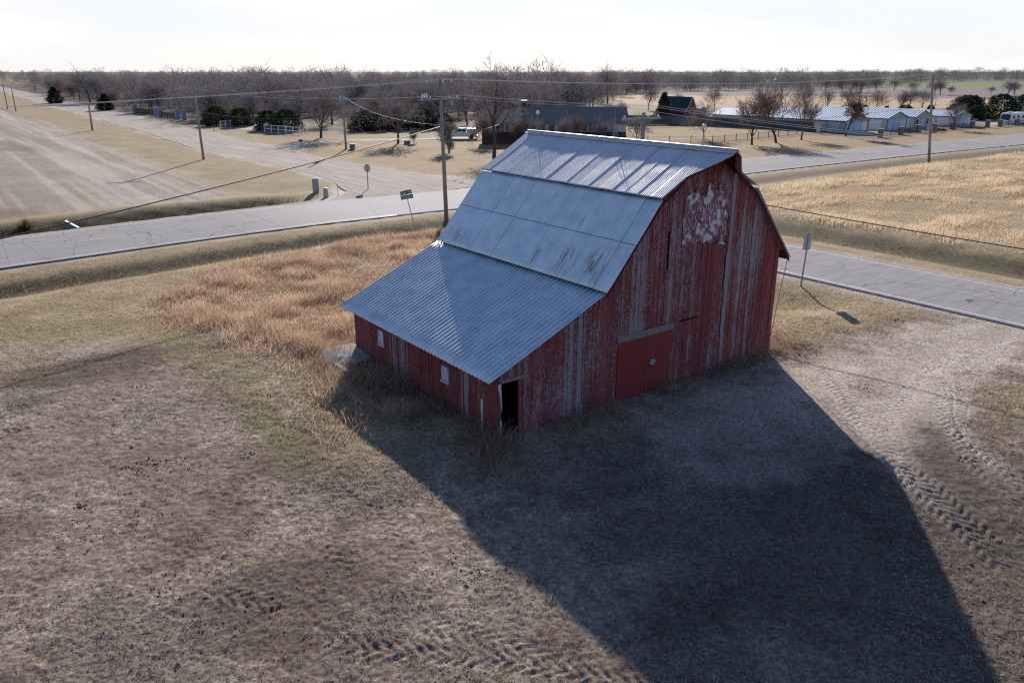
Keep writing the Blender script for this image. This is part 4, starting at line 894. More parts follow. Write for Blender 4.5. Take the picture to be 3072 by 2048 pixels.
for x_, h_, k_, l_ in ((8.2, 5.4, 'oak3', "small bare tree in front of the middle of the house"), (10.6, 5.0, 'vase2', "slender bare tree just right of the middle of the house front"), (14.6, 5.3, 'oak1', "small bare tree in front of the right house windows"), (19.9, 5.8, 'oak3', "bare tree at the right end of the house"), (3.4, 4.6, 'oak2', "low bare tree before the left part of the dark roof")):
    tree(k_, (x_, 131.5, -.05), h_, random.uniform(0, 6), l_)
# ------------------------------------------------------------------ the wood on the left: individual trees, then a far mass
def pxdir(px):   # azimuth of a column of the 2352-wide photograph
    return math.atan((px * 1.30612 - 1536) / 2522.0)
rd = random.Random(11); placed = []; kinds = ['oak1', 'oak2', 'oak3', 'oak4', 'tall1', 'tall2', 'oak1', 'oak3', 'red']
def ok(v, u):
    if not (u > 108 and v > 41 + max(0, (u - 250)) * .03): return False
    p = np.array([v]), np.array([u])
    if pdist(*p, [(42, 150), (53, 164), (76, 180), (100, 183), (125, 190)])[0][0] < 5.5: return False
    if pdist(*p, [(34, 104), (48.9, 112.5), (66, 104.8)])[0][0] < 9: return False
    if v < 72 and 108 < u < 128: return False
    if v < 62 and u < 150: return False
    if 62 < v and u < 132 and v < 120: return False
    if u < 118 + (v - 90) * .8 and v > 90: return False
    if v < 60 and 182 < u < 240: return rd.random() < .5
    return True
tries = 0
while len(placed) < 262 and tries < 20000:
    tries += 1; d = 150 + 330 * rd.random() ** 1.15; px = rd.uniform(10, 1600); a = pxdir(px); x, y = d * math.sin(a), d * math.cos(a); v, u = toVU(x, y)
    if not ok(v, u) or any((x - q[0]) ** 2 + (y - q[1]) ** 2 < (3.2 + d * .006) ** 2 for q in placed): continue
    placed.append((x, y)); k = rd.choice(kinds); h = rd.uniform(6.0, 10.6) + (rd.uniform(1.5, 4) if rd.random() < .17 else 0)
    if k == 'red': h *= .7
    tree(k, (x, y, -.05), h, rd.uniform(0, 6.28), "bare grey brown tree crowded in the wood between the gravel road and the house" if k != 'red' else "reddish brown tree crowded in the wood between the gravel road and the house", "trees crowded in the wood", wid=rd.uniform(1.0, 1.3))
def low_tree(seed, n, H=10.0, R_=4.2):
    g = np.random.default_rng(seed); V = []; 
    t = g.random(n); a = g.random(n) * 6.283; el = g.random(n) ** .85; lob = 1 + .45 * np.sin(a * 2 + seed) * np.cos(el * 7 + seed * 2) + .2 * np.sin(a * 5 + seed)
    rr_ = R_ * np.sqrt(g.random(n)) * np.sqrt(np.clip(1 - (el * 1.15 - .38) ** 2 / .75, .04, 1)) * lob
    c = np.stack([np.cos(a) * rr_, np.sin(a) * rr_, .03 * H + el * .90 * H * (.8 + .2 * lob)], -1)
    d = np.stack([c[:, 0] * .25, c[:, 1] * .25, g.random(n) * 1.6 + .3], -1) + g.normal(0, .5, (n, 3)); d /= np.linalg.norm(d, axis=1)[:, None]
    L = g.uniform(.8, 2.2, n)[:, None]; s = np.cross(d, g.normal(0, 1, (n, 3))); s /= np.linalg.norm(s, axis=1)[:, None]; s *= g.uniform(.035, .085, n)[:, None]
    P = np.stack([c - s, c + s, c + d * L], 1); cc = np.repeat(g.random(n), 3)
    tr = np.array([[(-.12, 0, -.3), (.12, 0, -.3), (0, 0, H * .6)], [(0, -.12, -.3), (0, .12, -.3), (0, 0, H * .6)]])
    return np.concatenate([P, tr]), np.concatenate([cc, np.zeros(6)])
LOW = [low_tree(s, 330) for s in range(5)]
def wood(name, label, spots, mat):
    Vs = []; Cs = []; g = np.random.default_rng(5)
    for x, y, h in spots:
        P, c = LOW[g.integers(5)]; s = h / 10; a = g.random() * 6.283; k = s * g.uniform(.9, 1.4); Q = P.reshape(-1, 3)
        Vs.append(np.stack([(Q[:, 0] * math.cos(a) - Q[:, 1] * math.sin(a)) * k + x, (Q[:, 0] * math.sin(a) + Q[:, 1] * math.cos(a)) * k + y, Q[:, 2] * s], -1)); Cs.append(c)
    V = np.concatenate(Vs); c = np.concatenate(Cs); F = np.arange(len(V)).reshape(-1, 3)
    o = mesh_np(name, V, F, mat, None, np.stack([c, c * 0, c * 0], -1)); return tag(o, label, "wood", None, "stuff")
sp = []
while len(sp) < 1500:
    d = 215 + 900 * rd.random() ** 1.5; px = rd.uniform(-120, 1700); a = pxdir(px); x, y = d * math.sin(a), d * math.cos(a); v, u = toVU(x, y)
    if v < 44 + max(0, u - 250) * .04 or (px > 1560 and d < 800) or not ok(v, u) or (px > 1420 and d < 300): continue
    sp.append((x, y, rd.uniform(5.0, 10.6) + (rd.uniform(1, 4) if rd.random() < .07 else 0)))
br = []
while len(br) < 900:
    d = 150 + 420 * rd.random() ** 1.2; px = rd.uniform(0, 1620); a = pxdir(px); x, y = d * math.sin(a), d * math.cos(a); v, u = toVU(x, y)
    if not ok(v, u) or u < 128: continue
    br.append((x, y, rd.uniform(1.4, 4.2)))
wood("underbrush", "tangle of low bare brush filling the ground between the trees of the wood", br, M['twigr'])
wood("woodland", "grey mass of bare woodland filling the distance on the left", sp, M['twig'])
sp = []
while len(sp) < 620:
    px = rd.uniform(1380, 2700); a = pxdir(px); base = np.interp(px, [1380, 1640, 1900, 2050, 2150, 2352, 2700], [440, 520, 560, 700, 950, 1150, 1200]); d = base + 260 * rd.random() ** 1.5
    sp.append((d * math.sin(a), d * math.cos(a), (rd.uniform(7.0, 11.5) + (rd.uniform(1, 3) if rd.random() < .1 else 0)) * (1 if d < 900 else 1.15)))
wood("far_woodland", "dark band of bare woodland along the horizon on the right", sp, M['twig'])
sp = []
while len(sp) < 520:
    px = rd.uniform(-500, 3000); a = pxdir(px); d = 1700 + 1500 * rd.random(); sp.append((d * math.sin(a), d * math.cos(a), rd.uniform(8, 14)))
wood("horizon_woodland", "faint low line of woodland on the far horizon", sp, M['twig'])
for px, d, h in ((2060, 560, 8), (1985, 500, 9), (2018, 530, 8.5), (2100, 520, 7), (2168, 470, 9), (2155, 476, 8), (2190, 480, 5), (2325, 470, 9), (2340, 480, 8), (2285, 500, 4.5), (1960, 500, 8), (1940, 505, 9), (1900, 500, 9), (2130, 300, 7), (2100, 290, 7.5)):
    a = pxdir(px); tree(rd.choice(['oak1', 'oak2', 'oak3']), (d * math.sin(a), d * math.cos(a), 0), h, rd.uniform(0, 6), "bare tree standing alone in the far fields on the right", "lone trees in the far fields", wid=1.35)

# ================================================================== house across the road
M['brick'] = plain("dark_brick", (.085, .045, .042), .9, 0, .3, 9, .2, .3)
M['siding'] = plain("white_siding", (.62, .63, .66), .7, 0, .08, 3)
M['shingle'] = plain("dark_shingles", (.20, .17, .145), .9, 0, .25, 5, .2, .3, (1, 4, 1))
M['win'] = plain("window_glass", (.03, .035, .045), .12, 0, .2, 3, .6)
M['tanpanel'] = plain("tan_panel", (.30, .21, .15), .8, 0, .15)
M['trimw'] = plain("white_trim", (.70, .70, .72), .6, 0, .05)
M['roofwhite'] = plain("white_metal_roof", (.80, .82, .84), .5, .0, .08, 3, .4)
M['trimgreen'] = plain("dark_green_trim", (.015, .05, .03), .6, 0, .2)
M['wallgrey'] = plain("pale_metal_wall", (.44, .44, .46), .6, .1, .08, 3)
M['doorblue'] = plain("pale_blue_rollup_door", (.42, .54, .66), .55, .1, .08, 3)
M['doorwhite'] = plain("white_rollup_door", (.62, .64, .66), .55, .1, .08, 3)
M['carwhite'] = plain("white_car_paint", (.84, .85, .86), .25, 0, .03, 2, .6)
M['tyre'] = plain("tyre_rubber", (.02, .02, .02), .85, 0, .2)
M['rim'] = plain("wheel_rim", (.38, .38, .39), .35, .8, .1)
M['tail'] = plain("tail_light", (.32, .01, .012), .3, 0, .1)
M['head'] = plain("headlight_glass", (.6, .62, .64), .15, 0, .05)
M['stone'] = plain("pillar_stone", (.19, .18, .165), .9, 0, .4, 5, .2, .5)
M['roofgreen'] = plain("dark_green_roof", (.012, .045, .042), .7, 0, .2, 3)
M['smallred'] = plain("small_barn_red", (.20, .03, .03), .8, 0, .2, 4)
M['fencewood'] = plain("grey_fence_boards", (.105, .10, .10), .9, 0, .35, 3, .2, .4, (8, 8, .4))
M['bluegrey'] = plain("blue_grey_paint", (.20, .27, .36), .7, 0, .15)
hs = root("house", "long low house with dark roof, white upper walls and dark brick base", "house", (-4.96, 134.9, -.05))
MB().box(0, 23.7, 0, 9, 0, 2.05).build("brick_base", M['brick'], hs)
MB().box(.06, 23.64, .06, 8.94, 2.05, 3.42).build("upper_wall", M['siding'], hs)
b = MB(); b.prism([(-.55, 3.36), (4.5, 5.65), (9.55, 3.36), (9.55, 3.52), (4.5, 5.83), (-.55, 3.52)], 'x', 6.9, 24.2); b.build("roof", M['shingle'], hs)
b = MB(); b.prism([(-.4, 3.38), (4.5, 5.2), (9.4, 3.38), (9.4, 3.52), (4.5, 5.36), (-.4, 3.52)], 'x', -.5, 6.88); b.build("roof", M['shingle'], hs)
b = MB(); b.prism([(.06, 3.42), (4.5, 5.55), (8.94, 3.42)], 'x', 23.4, 23.6); b.build("gable_end", M['siding'], hs)
MB().box(6.6, 7.4, 4.2, 5.0, 4.2, 6.7).build("chimney", M['brick'], hs); ch = SC.collection.objects[-1]; MB().box(6.5, 7.5, 4.1, 5.1, 6.7, 6.86).build("chimney_cap", M['trimw'], ch)
for x, w_ in ((2.3, .7), (3.9, .6), (11.0, .9), (16.6, .7), (19.0, .7)):
    wo = MB().box(x, x + w_, .0, .055, 2.14, 3.2).build("window", M['win'], hs); b = MB()
    b.box(x - .08, x, -.03, .058, 2.08, 3.28); b.box(x + w_, x + w_ + .08, -.03, .058, 2.08, 3.28); b.box(x + .001, x + w_ - .001, -.03, .058, 3.2, 3.28); b.box(x + .001, x + w_ - .001, -.03, .058, 2.08, 2.14); b.build("window_frame", M['trimw'], wo)
for x in (3.1, 8.9, 9.75, 12.9, 17.5, 18.2): MB().box(x, x + .62, .02, .056, 2.12, 3.25).build("panel", M['tanpanel'], hs)
for x in (7.4, 8.5, 9.6, 12.4): MB().box(x - .06, x + .06, -.4, -.28, 0, 3.4).build("porch_post", M['steel'], hs)
cp = root("canopy", "small white flat canopy on posts left of the house", "canopy", (-5.7, 146, -.05))
MB().box(-.7, .7, -.6, .6, 2.0, 2.12).build("canopy_roof", M['trimw'], cp)
for x in (-.6, .6):
    for y in (-.5, .5): MB().box(x - .05, x + .05, y - .05, y + .05, 0, 2.0).build("canopy_post", M['steel'], cp)
def wheel(p, x, y, r, w, z=None):
    z = z or r; b = MB(); b.lathe([(r * .62, -w / 2), (r * .95, -w / 2), (r, -w / 3), (r, w / 3), (r * .95, w / 2), (r * .62, w / 2)], 20); o = b.build("wheel", M['tyre'], p, True)
    o.location = (x, y, z); o.rotation_euler = (R(90), 0, 0)
    b = MB(); b.lathe([(r * .15, -w * .46), (r * .6, -w * .42), (r * .62, w * .42), (r * .15, w * .46)], 16); q = b.build("rim", M['rim'], o, True)
    return o
def arch(x, r, z): return [(x - r * math.cos(R(a)), z + r * math.sin(R(a))) for a in range(0, 181, 20)]
# pickup with a white topper: front towards -x
tk = root("pickup_truck", "white pickup truck with a covered bed parked on the house driveway", "pickup truck", (-9.2, 146.0, .0), R(0))
body = [(-2.95, .48), (-2.98, .85), (-2.92, 1.12), (-1.75, 1.22), (-.9, 1.28), (2.95, 1.30), (3.0, .62), (2.9, .48)] + arch(1.98, .50, .46)[::-1] + arch(-1.95, .50, .46)[::-1]
b = MB(); b.prism(body, 'y', -.98, .98); b.build("body", M['carwhite'], tk, bevel=.05)
b = MB(); b.prism([(-1.2, 1.27), (-.35, 1.86), (1.05, 1.90), (1.15, 1.27)], 'y', -.88, .88); b.build("cab", M['carwhite'], tk, bevel=.06)
b = MB(); b.prism([(1.22, 1.285), (1.2, 1.86), (2.86, 1.78), (2.96, 1.285)], 'y', -.92, .92); b.build("bed_cover", M['carwhite'], tk, bevel=.05)
for sy in (-1, 1):
    b = MB(); b.prism([(-.85, 1.34), (-.32, 1.76), (.25, 1.80), (.25, 1.34)], 'y', sy * .89 - .012, sy * .89 + .012); b.build("side_window", M['win'], tk)
    b = MB(); b.prism([(.36, 1.34), (.36, 1.80), (.95, 1.82), (1.02, 1.34)], 'y', sy * .89 - .012, sy * .89 + .012); b.build("side_window", M['win'], tk)
    MB().box(2.90, 3.005, sy * .90 - .08, sy * .90 + .09, .80, 1.22).build("tail_light", M['tail'], tk); MB().box(-3.0, -2.88, sy * .75 - .2, sy * .75 + .2, .86, 1.06).build("headlight", M['head'], tk)
    MB().box(-.95, -.75, sy * 1.08 - .1, sy * 1.08 + .1, 1.28, 1.46).build("mirror", M['black'], tk)
    for x in (-1.95, 1.98): wheel(tk, x, sy * .88, .42, .27)
b = MB(); b.add([(-1.17, -.78, 1.32), (-1.17, .78, 1.32), (-.42, .72, 1.82), (-.42, -.72, 1.82), (-1.20, -.78, 1.33), (-1.20, .78, 1.33), (-.45, .72, 1.85), (-.45, -.72, 1.85)], [(0, 1, 2, 3), (7, 6, 5, 4), (0, 4, 5, 1), (1, 5, 6, 2), (2, 6, 7, 3), (3, 7, 4, 0)]); b.build("windscreen", M['win'], tk)
MB().box(2.99, 3.12, -.95, .95, .45, .66).build("bumper", M['rim'], tk, bevel=.02)

# ================================================================== storage sheds, stone pillars, fences
def shed(v0, v1, u0, u1, eave, peak, label, doors, side_doors):
    r = root("storage_building", label, "storage building", W(v0, u0, -.05), GR, "long white storage buildings"); w = v1 - v0; L = u1 - u0
    b = MB(); b.prism([(0, 0), (w, 0), (w, eave), (w / 2, peak), (0, eave)], 'y', 0, L); b.build("wall", M['wallgrey'], r)
    k = (peak - eave) / (w / 2); o = .28
    b = MB(); b.prism([(-o, eave - k * o + .02), (w / 2, peak + .02), (w + o, eave - k * o + .02), (w + o, eave - k * o + .09), (w / 2, peak + .10), (-o, eave - k * o + .09)], 'y', -.3, L + .3)
    n = int(L / .61)
    for i in range(n + 1):
        y = -.28 + (L + .56) * i / n
        for s, xa, xb in ((0, -o, w / 2), (1, w + o, w / 2)):
            za, zb = eave - k * o + .09, peak + .10
            b.add([(xa, y - .02, za), (xb, y - .02, zb), (xb, y + .02, zb), (xa, y + .02, za), (xa, y - .02, za + .05), (xb, y - .02, zb + .05), (xb, y + .02, zb + .05), (xa, y + .02, za + .05)], [(0, 1, 2, 3), (7, 6, 5, 4), (0, 4, 5, 1), (1, 5, 6, 2), (2, 6, 7, 3), (3, 7, 4, 0)])
    b.build("roof", M['roofwhite'], r)
    b = MB(); zz = eave - k * o
    b.add([(-o, -.33, zz), (w / 2, -.33, peak), (w + o, -.33, zz), (w + o, -.33, zz + .14), (w / 2, -.33, peak + .15), (-o, -.33, zz + .14)] + [(-o, -.30, zz), (w / 2, -.30, peak), (w + o, -.30, zz), (w + o, -.30, zz + .14), (w / 2, -.30, peak + .15), (-o, -.30, zz + .14)],
          [(0, 1, 4, 5), (1, 2, 3, 4), (7, 6, 11, 10), (8, 7, 10, 9), (0, 6, 7, 1), (1, 7, 8, 2), (3, 9, 10, 4), (4, 10, 11, 5), (5, 11, 6, 0), (2, 8, 9, 3)]); b.build("gable_trim", M['trimgreen'], r)
    for sx in (-o - .02, w + o): MB().box(sx, sx + .02, -.3, L + .3, zz - .06, zz + .10).build("eave_trim", M['trimgreen'], r)
    for a, c, mt in doors: MB().box(a, c, -.04, .01, .02, eave - .30).build("rollup_door", M[mt], r)
    for a, c, mt in side_doors: MB().box(-.04, .01, a, c, .02, eave - .30).build("rollup_door", M[mt], r)
    for x in (.04, w - .04): MB().box(x - .07, x + .07, -.06, -.001, 0, eave - .02).build("corner_trim", M['trimgreen'], r)
    return r
sd = [(1.2 + 3.1 * i, 3.6 + 3.1 * i, 'doorwhite') for i in range(8)]
shed(132.6, 140.6, 70.2, 103, 2.35, 3.55, "first long white storage building from the left, nearest the house fence", [(.9, 2.9, 'doorblue'), (3.3, 5.3, 'doorblue'), (5.7, 7.5, 'doorwhite')], sd)
shed(146.2, 153.8, 69.4, 97, 2.4, 3.55, "second long white storage building with three roll-up doors in its gable", [(.5, 2.4, 'doorblue'), (2.8, 4.7, 'doorblue'), (5.1, 7.1, 'doorwhite')], sd)
of_ = shed(156.6, 163.2, 69.2, 96, 2.4, 3.6, "third long white storage building with a door and windows in its gable", [], sd)
for nm, a, c, z0, z1, mt in (("door", 2.7, 3.6, .02, 2.0, 'doorwhite'), ("window", .7, 1.4, .9, 1.8, 'win'), ("window", 4.9, 5.6, .9, 1.8, 'win')): MB().box(a, c, -.05, .01, z0, z1).build(nm, M[mt], of_)
shed(168.6, 176, 66.8, 95, 2.2, 3.2, "fourth long white storage building, rightmost beside the gate", [(2.6, 4.1, 'doorblue'), (4.4, 5.8, 'doorblue'), (6.0, 7.2, 'doorwhite')], sd)
PIL = [(129.4, 61.0), (138.0, 61.8), (146.0, 62.7), (152.1, 62.6), (160.0, 62.8), (167.6, 62.4), (173.1, 61.8), (178.0, 61.4), (185.0, 60.9), (190.7, 60.4)]
pil0 = None
WHICH = ["first", "second", "third", "fourth", "fifth", "sixth", "seventh", "eighth", "ninth", "tenth"]
for i, (v, u) in enumerate(PIL):
    if pil0 is None:
        r = root("stone_pillar", "", "pillar", W(v, u, -.05), GR, "stone pillars of the storage yard fence")
        MB().box(-.36, .36, -.36, .36, 0, 1.45).build("pillar_shaft", M['stone'], r, bevel=.02); MB().box(-.44, .44, -.44, .44, 1.45, 1.56).build("pillar_cap", M['concrete'], r, bevel=.02); pil0 = r
    else:
        r = link(pil0.copy()); r.location = W(v, u, -.05)
        for c in pil0.children: q = link(c.copy()); q.parent = r
    r["label"] = f"square stone fence pillar before the white storage buildings, {WHICH[i]} from the left"
def iron_fence(pts, label, h=1.1, step=.16, postn=1, pic=.018, mat='black', posts=2.6, name="iron_fence"):
    r = root(name, label, "fence", W(*pts[0]), GR); b = MB(); o = pts[0]
    for (a, c), (d, e) in zip(pts, pts[1:]):
        L = math.hypot(d - a, e - c); tx, ty = (d - a) / L, (e - c) / L; M4 = Matrix.Translation((a - o[0], c - o[1], 0)) @ Matrix.Rotation(math.atan2(ty, tx), 4, 'Z')
        for z in (.12, h - .12): b.box(0, L, -.018, .018, z - .02, z + .02, M=M4)
        n = int(L / step)
        for i in range(n): b.box(i * L / n - pic, i * L / n + pic, -.008, .008, .05, h, M=M4)
        m = max(1, int(L / posts))
        for i in range(m): MB().box(-.045, .045, -.045, .045, 0, h + .12, M=M4 @ Matrix.Translation((L * i / m, 0, 0))).build("fence_post", M[mat], r)
    b.build("fence_panel", M[mat], r); return r
for i in range(9):
    a, c = PIL[i], PIL[i + 1]
    if i == 6: continue
    iron_fence([(a[0] + .5, a[1]), (c[0] - .5, c[1])], f"black iron fence between the {WHICH[i]} and {WHICH[i+1]} stone pillars", 1.1, .16)
iron_fence([(125.5, 70.8), (126.6, 66.0), (128.9, 61.4)], "black iron fence from the board fence to the first stone pillar", 1.15)
iron_fence([(82.7, 79), (94.5, 70.6), (108, 71.6), (122.2, 73.5), (125.4, 70.9)], "long thin wire and post fence across the lawn behind the bare trees", 1.15, .28, 1, .006, 'black', 3.0, "wire_fence")
sg_ = root("yard_sign", "pale blue sign panel standing between two stone pillars", "sign", W(149.2, 62.1, -.05), GR); MB().box(-1.1, 1.1, -.04, .04, .35, 1.1).build("sign_panel", M['doorblue'], sg_); [MB().box(x - .05, x + .05, -.05, .05, 0, 1.12).build("sign_post", M['steel'], sg_) for x in (-1.15, 1.15)]
def board_fence(pts, h, label, name="board_fence", mat='fencewood'):
    o = pts[0]; b = MB(); rd_ = random.Random(3)
    for (a, c), (d, e) in zip(pts, pts[1:]):
        L = math.hypot(d - a, e - c); M4 = Matrix.Translation((a - o[0], c - o[1], 0)) @ Matrix.Rotation(math.atan2(e - c, d - a), 4, 'Z'); n = int(L / .2)
        for i in range(n): b.box(i * L / n, (i + 1) * L / n - .012, -.012 - rd_.random() * .01, .012, 0, h + rd_.uniform(-.03, .03), M=M4)
        for z in (.4, h - .3): b.box(0, L, .012, .06, z - .05, z + .05, M=M4)
    ob = b.build(name, M[mat], None); ob.location = W(*o, -.05); ob.rotation_euler = (0, 0, GR); return tag(ob, label, "fence")
board_fence([(112, 122), (121, 114), (127.6, 103), (130.8, 76), (126, 71)], 2.0, "tall grey board fence between the house lawn and the storage buildings")
def rail_fence(pts, label, h=1.5):
    r = root("white_fence", label, "fence", on(*pts[0]), GR); o = pts[0]; a, c = pts[0]; d, e = pts[1]; L = math.hypot(d - a, e - c); M4 = Matrix.Rotation(math.atan2(e - c, d - a), 4, 'Z'); b = MB()
    for z in (h - .06, h * .5): b.box(0, L, -.03, .03, z - .05, z + .05, M=M4)
    for i in range(int(L / .25)): b.box(i * .25, i * .25 + .012, -.004, .004, .1, h - .1, M=M4)
    b.build("fence_rail", M['trimw'], r); n = max(2, int(L / 2.2))
    for i in range(n + 1): MB().box(-.06, .06, -.06, .06, 0, h, M=M4 @ Matrix.Translation((L * i / n, 0, 0))).build("fence_post", M['trimw'], r)
rail_fence([(39.5, 155), (46.5, 163)], "white rail fence left of the woodland driveway"); rail_fence([(43.4, 140), (45.8, 127.5)], "white rail fence before the broad cedar by the driveway")
for i, (v, u) in enumerate(((40.5, 236), (40.8, 213), (40.8, 209), (41, 193), (41.3, 188.5))):
    r = root("gate_pillar", f"blue grey gate pillar beside the gravel road, {WHICH[i]} from the left", "pillar", on(v, u), GR, "blue grey gate pillars by the gravel road")
    MB().box(-.45, .45, -.45, .45, 0, 2.2).build("pillar_shaft", M['bluegrey'], r, bevel=.02); MB().box(-.55, .55, -.55, .55, 2.2, 2.38).build("pillar_cap", M['concrete'], r); MB().lathe([(.05, 0), (.16, .08), (.18, .2), (.05, .36)], 10, o=(0, 0, 2.38)).build("pillar_finial", M['concrete'], r, True)
iron_fence([(40.6, 235), (40.8, 214)], "dark fence between the left pair of blue grey gate pillars", 1.5, .14); iron_fence([(40.9, 208), (41, 194)], "dark fence between the right pairs of blue grey gate pillars", 1.5, .14)

# ------------------------------------------------------------------ small red barn, shed, windmill
rb = root("small_red_barn", "small red barn with a dark green roof far behind the house", "barn", W(153.9, 129.6, -.05), GR)
sec = [(0, 0), (4.2, 0), (4.2, 1.6), (3.45, 2.5), (2.75, 3.9), (2.1, 4.75), (1.45, 3.9), (.75, 2.5), (0, 1.6)]
b = MB(); b.prism(sec, 'y', 0, 10); b.build("wall", M['smallred'], rb)
pf = [(-.35, 1.42), (.68, 2.52), (1.38, 3.95), (2.1, 4.86), (2.82, 3.95), (3.52, 2.52), (4.55, 1.42)]; b = MB(); b.prism(pf + [(x, z + .10) for x, z in pf[::-1]], 'y', -.2, 10.3); b.build("roof", M['roofgreen'], rb)
b = MB(); b.prism([(x, z - .16) for x, z in pf] + [(x, z + .08) for x, z in pf[::-1]], 'y', -.26, -.205); b.build("roof_trim", M['trimw'], rb)
MB().box(1.4, 2.8, -.03, .02, .02, 1.9).build("barn_door", M['smallred'], rb); b = MB(); b.box(1.3, 1.4, -.04, .02, 0, 2.0); b.box(2.8, 2.9, -.04, .02, 0, 2.0); b.box(1.401, 2.799, -.04, .02, 1.9, 2.0); b.build("door_trim", M['trimw'], rb)
sh = root("blue_shed", "tiny pale blue shed right of the small red barn", "shed", W(159.6, 130, -.05), GR); b = MB(); b.prism([(0, 0), (2.6, 0), (2.6, 1.7), (1.3, 2.2), (0, 1.7)], 'y', 0, 2.6); b.build("wall", M['doorblue'], sh)
b = MB(); b.prism([(-.15, 1.66), (1.3, 2.24), (2.75, 1.66), (2.75, 1.74), (1.3, 2.33), (-.15, 1.74)], 'y', -.15, 2.75); b.build("roof", M['roofwhite'], sh); MB().box(.8, 1.7, -.03, .01, 0, 1.6).build("door", M['trimw'], sh)
wmr = root("windmill", "metal farm windmill standing in the field behind the bare lawn trees", "windmill", W(183.4, 124.5, -.05), GR); b = MB(); H_ = 8.7
for sx in (-1, 1):
    for sy in (-1, 1): b.tube([(sx * 1.0, sy * 1.0, 0), (sx * .12, sy * .12, H_)], .04, 4)
for i in range(5):
    z0, z1 = H_ * i / 5, H_ * (i + 1) / 5; a0, a1 = 1 - .88 * i / 5, 1 - .88 * (i + 1) / 5
    for s, t in ((1, 0), (0, 1), (-1, 0), (0, -1)):
        p = lambda q, z, e: (s * q + t * q * e, t * q - s * q * e, z)
        b.tube([p(a0, z0, 1), p(a1, z1, -1)], .02, 4); b.tube([p(a1, z1, 1), p(a1, z1, -1)], .02, 4)
b.build("tower", M['metal'], wmr); b = MB()
for i in range(16):
    M4 = Matrix.Translation((0, -.35, H_ + .1)) @ Matrix.Rotation(2 * math.pi * i / 16, 4, 'Y') @ Matrix.Rotation(R(25), 4, 'Z'); b.box(-.13, .13, -.01, .01, .32, 1.05, M=M4)
b.tube([(.68 * math.cos(a), -.35, H_ + .1 + .68 * math.sin(a)) for a in np.linspace(0, 6.283, 25)], .018, 4, False); b.lathe([(.1, -.1), (.12, .1)], 8, o=(0, -.3, H_ + .1)); b.build("wind_wheel", M['metal'], wmr)
b = MB(); b.add([(-.02, .3, H_ + .05), (-.02, 1.3, H_ + .05), (.0, 1.35, H_ - .25), (.0, 2.2, H_ - .35), (.0, 2.2, H_ + .55), (.0, 1.35, H_ + .45), (-.02, 1.3, H_ + .15), (-.02, .3, H_ + .15)], [(0, 1, 2, 3, 4, 5, 6, 7)]); ob = b.build("tail_vane", M['metal'], wmr); md = ob.modifiers.new("t", 'SOLIDIFY'); md.thickness = .02
ob.rotation_euler = (0, 0, R(60))

# ------------------------------------------------------------------ motorhome, car, far truck
mh = root("motorhome", "white motorhome with a dark windscreen behind the fence at the right edge", "motorhome", W(189.6, 65.4, -.6), GR)
b = MB(); b.prism([(0, .45), (-.1, 1.3), (.35, 2.75), (.6, 2.95), (8.6, 2.95), (8.7, .45)], 'y', -1.2, 1.2); b.build("body", M['carwhite'], mh, bevel=.08)
b = MB(); b.add([(-.10, -1.05, 1.38), (-.10, 1.05, 1.38), (.33, 1.0, 2.62), (.33, -1.0, 2.62), (-.13, -1.05, 1.40), (-.13, 1.05, 1.40), (.30, 1.0, 2.64), (.30, -1.0, 2.64)], [(0, 1, 2, 3), (7, 6, 5, 4), (0, 4, 5, 1), (1, 5, 6, 2), (2, 6, 7, 3), (3, 7, 4, 0)]); b.build("windscreen", M['win'], mh)
for sy in (-1, 1):
    for x, w_ in ((.8, 1.2), (3, 1.4), (5.6, 1.6)): MB().box(x, x + w_, sy * 1.2 - .015, sy * 1.2 + .015, 1.6, 2.4).build("side_window", M['win'], mh)
    for x in (1.4, 6.4): wheel(mh, x, sy * 1.02, .45, .3)
MB().box(1.2, 2.4, -.4, .4, 2.96, 3.25).build("roof_unit", M['trimw'], mh, bevel=.05)
def sedan(label, loc, rz, paint):
    r = root("parked_car", label, "car", loc, rz)
    b = MB(); b.prism([(-2.2, .35), (-2.25, .7), (-1.2, .86), (-.6, .88), (1.5, .92), (2.2, .88), (2.25, .4), (2.15, .3)] + arch(1.4, .36, .32)[::-1] + arch(-1.4, .36, .32)[::-1], 'y', -.86, .86); b.build("body", paint, r, bevel=.05)
    b = MB(); b.prism([(-1.0, .88), (-.35, 1.36), (.85, 1.38), (1.6, .91)], 'y', -.74, .74); b.build("cabin", M['win'], r, bevel=.04); b = MB(); b.prism([(-.34, 1.37), (.84, 1.385), (.8, 1.43), (-.28, 1.42)], 'y', -.72, .72); b.build("roof", paint, r)
    for sy in (-1, 1):
        for x in (-1.4, 1.4): wheel(r, x, sy * .78, .32, .2)
        MB().box(-2.27, -2.17, sy * .6 - .16, sy * .6 + .16, .58, .7).build("headlight", M['head'], r)
    return r
sedan("white car parked beside the gate behind the stone pillars", W(186, 77, -.05), GR + R(10), M['carwhite'])
sedan("dark red car parked left of the motorhome", W(191, 74.5, -.05), GR + R(80), plain("dark_red_paint", (.10, .02, .025), .3, 0, .1, 2, .5))
bt = root("box_truck", "distant white box truck in the field at the right edge", "truck", W(298.5, 109.3, -.05), GR - R(36)); MB().box(-.9, 3.0, -1.1, 1.1, .6, 2.9).build("cargo_box", M['carwhite'], bt)
b = MB(); b.prism([(-3.2, .5), (-3.2, 1.2), (-2.3, 1.35), (-1.8, 2.0), (-.95, 2.05), (-.95, .5)], 'y', -1, 1); b.build("cab", M['carwhite'], bt); MB().box(-1.95, -1.1, -1.02, 1.02, 1.35, 1.9).build("side_window", M['win'], bt)
for sy in (-1, 1):
    for x in (-2.3, 1.8): wheel(bt, x, sy * .9, .45, .3)
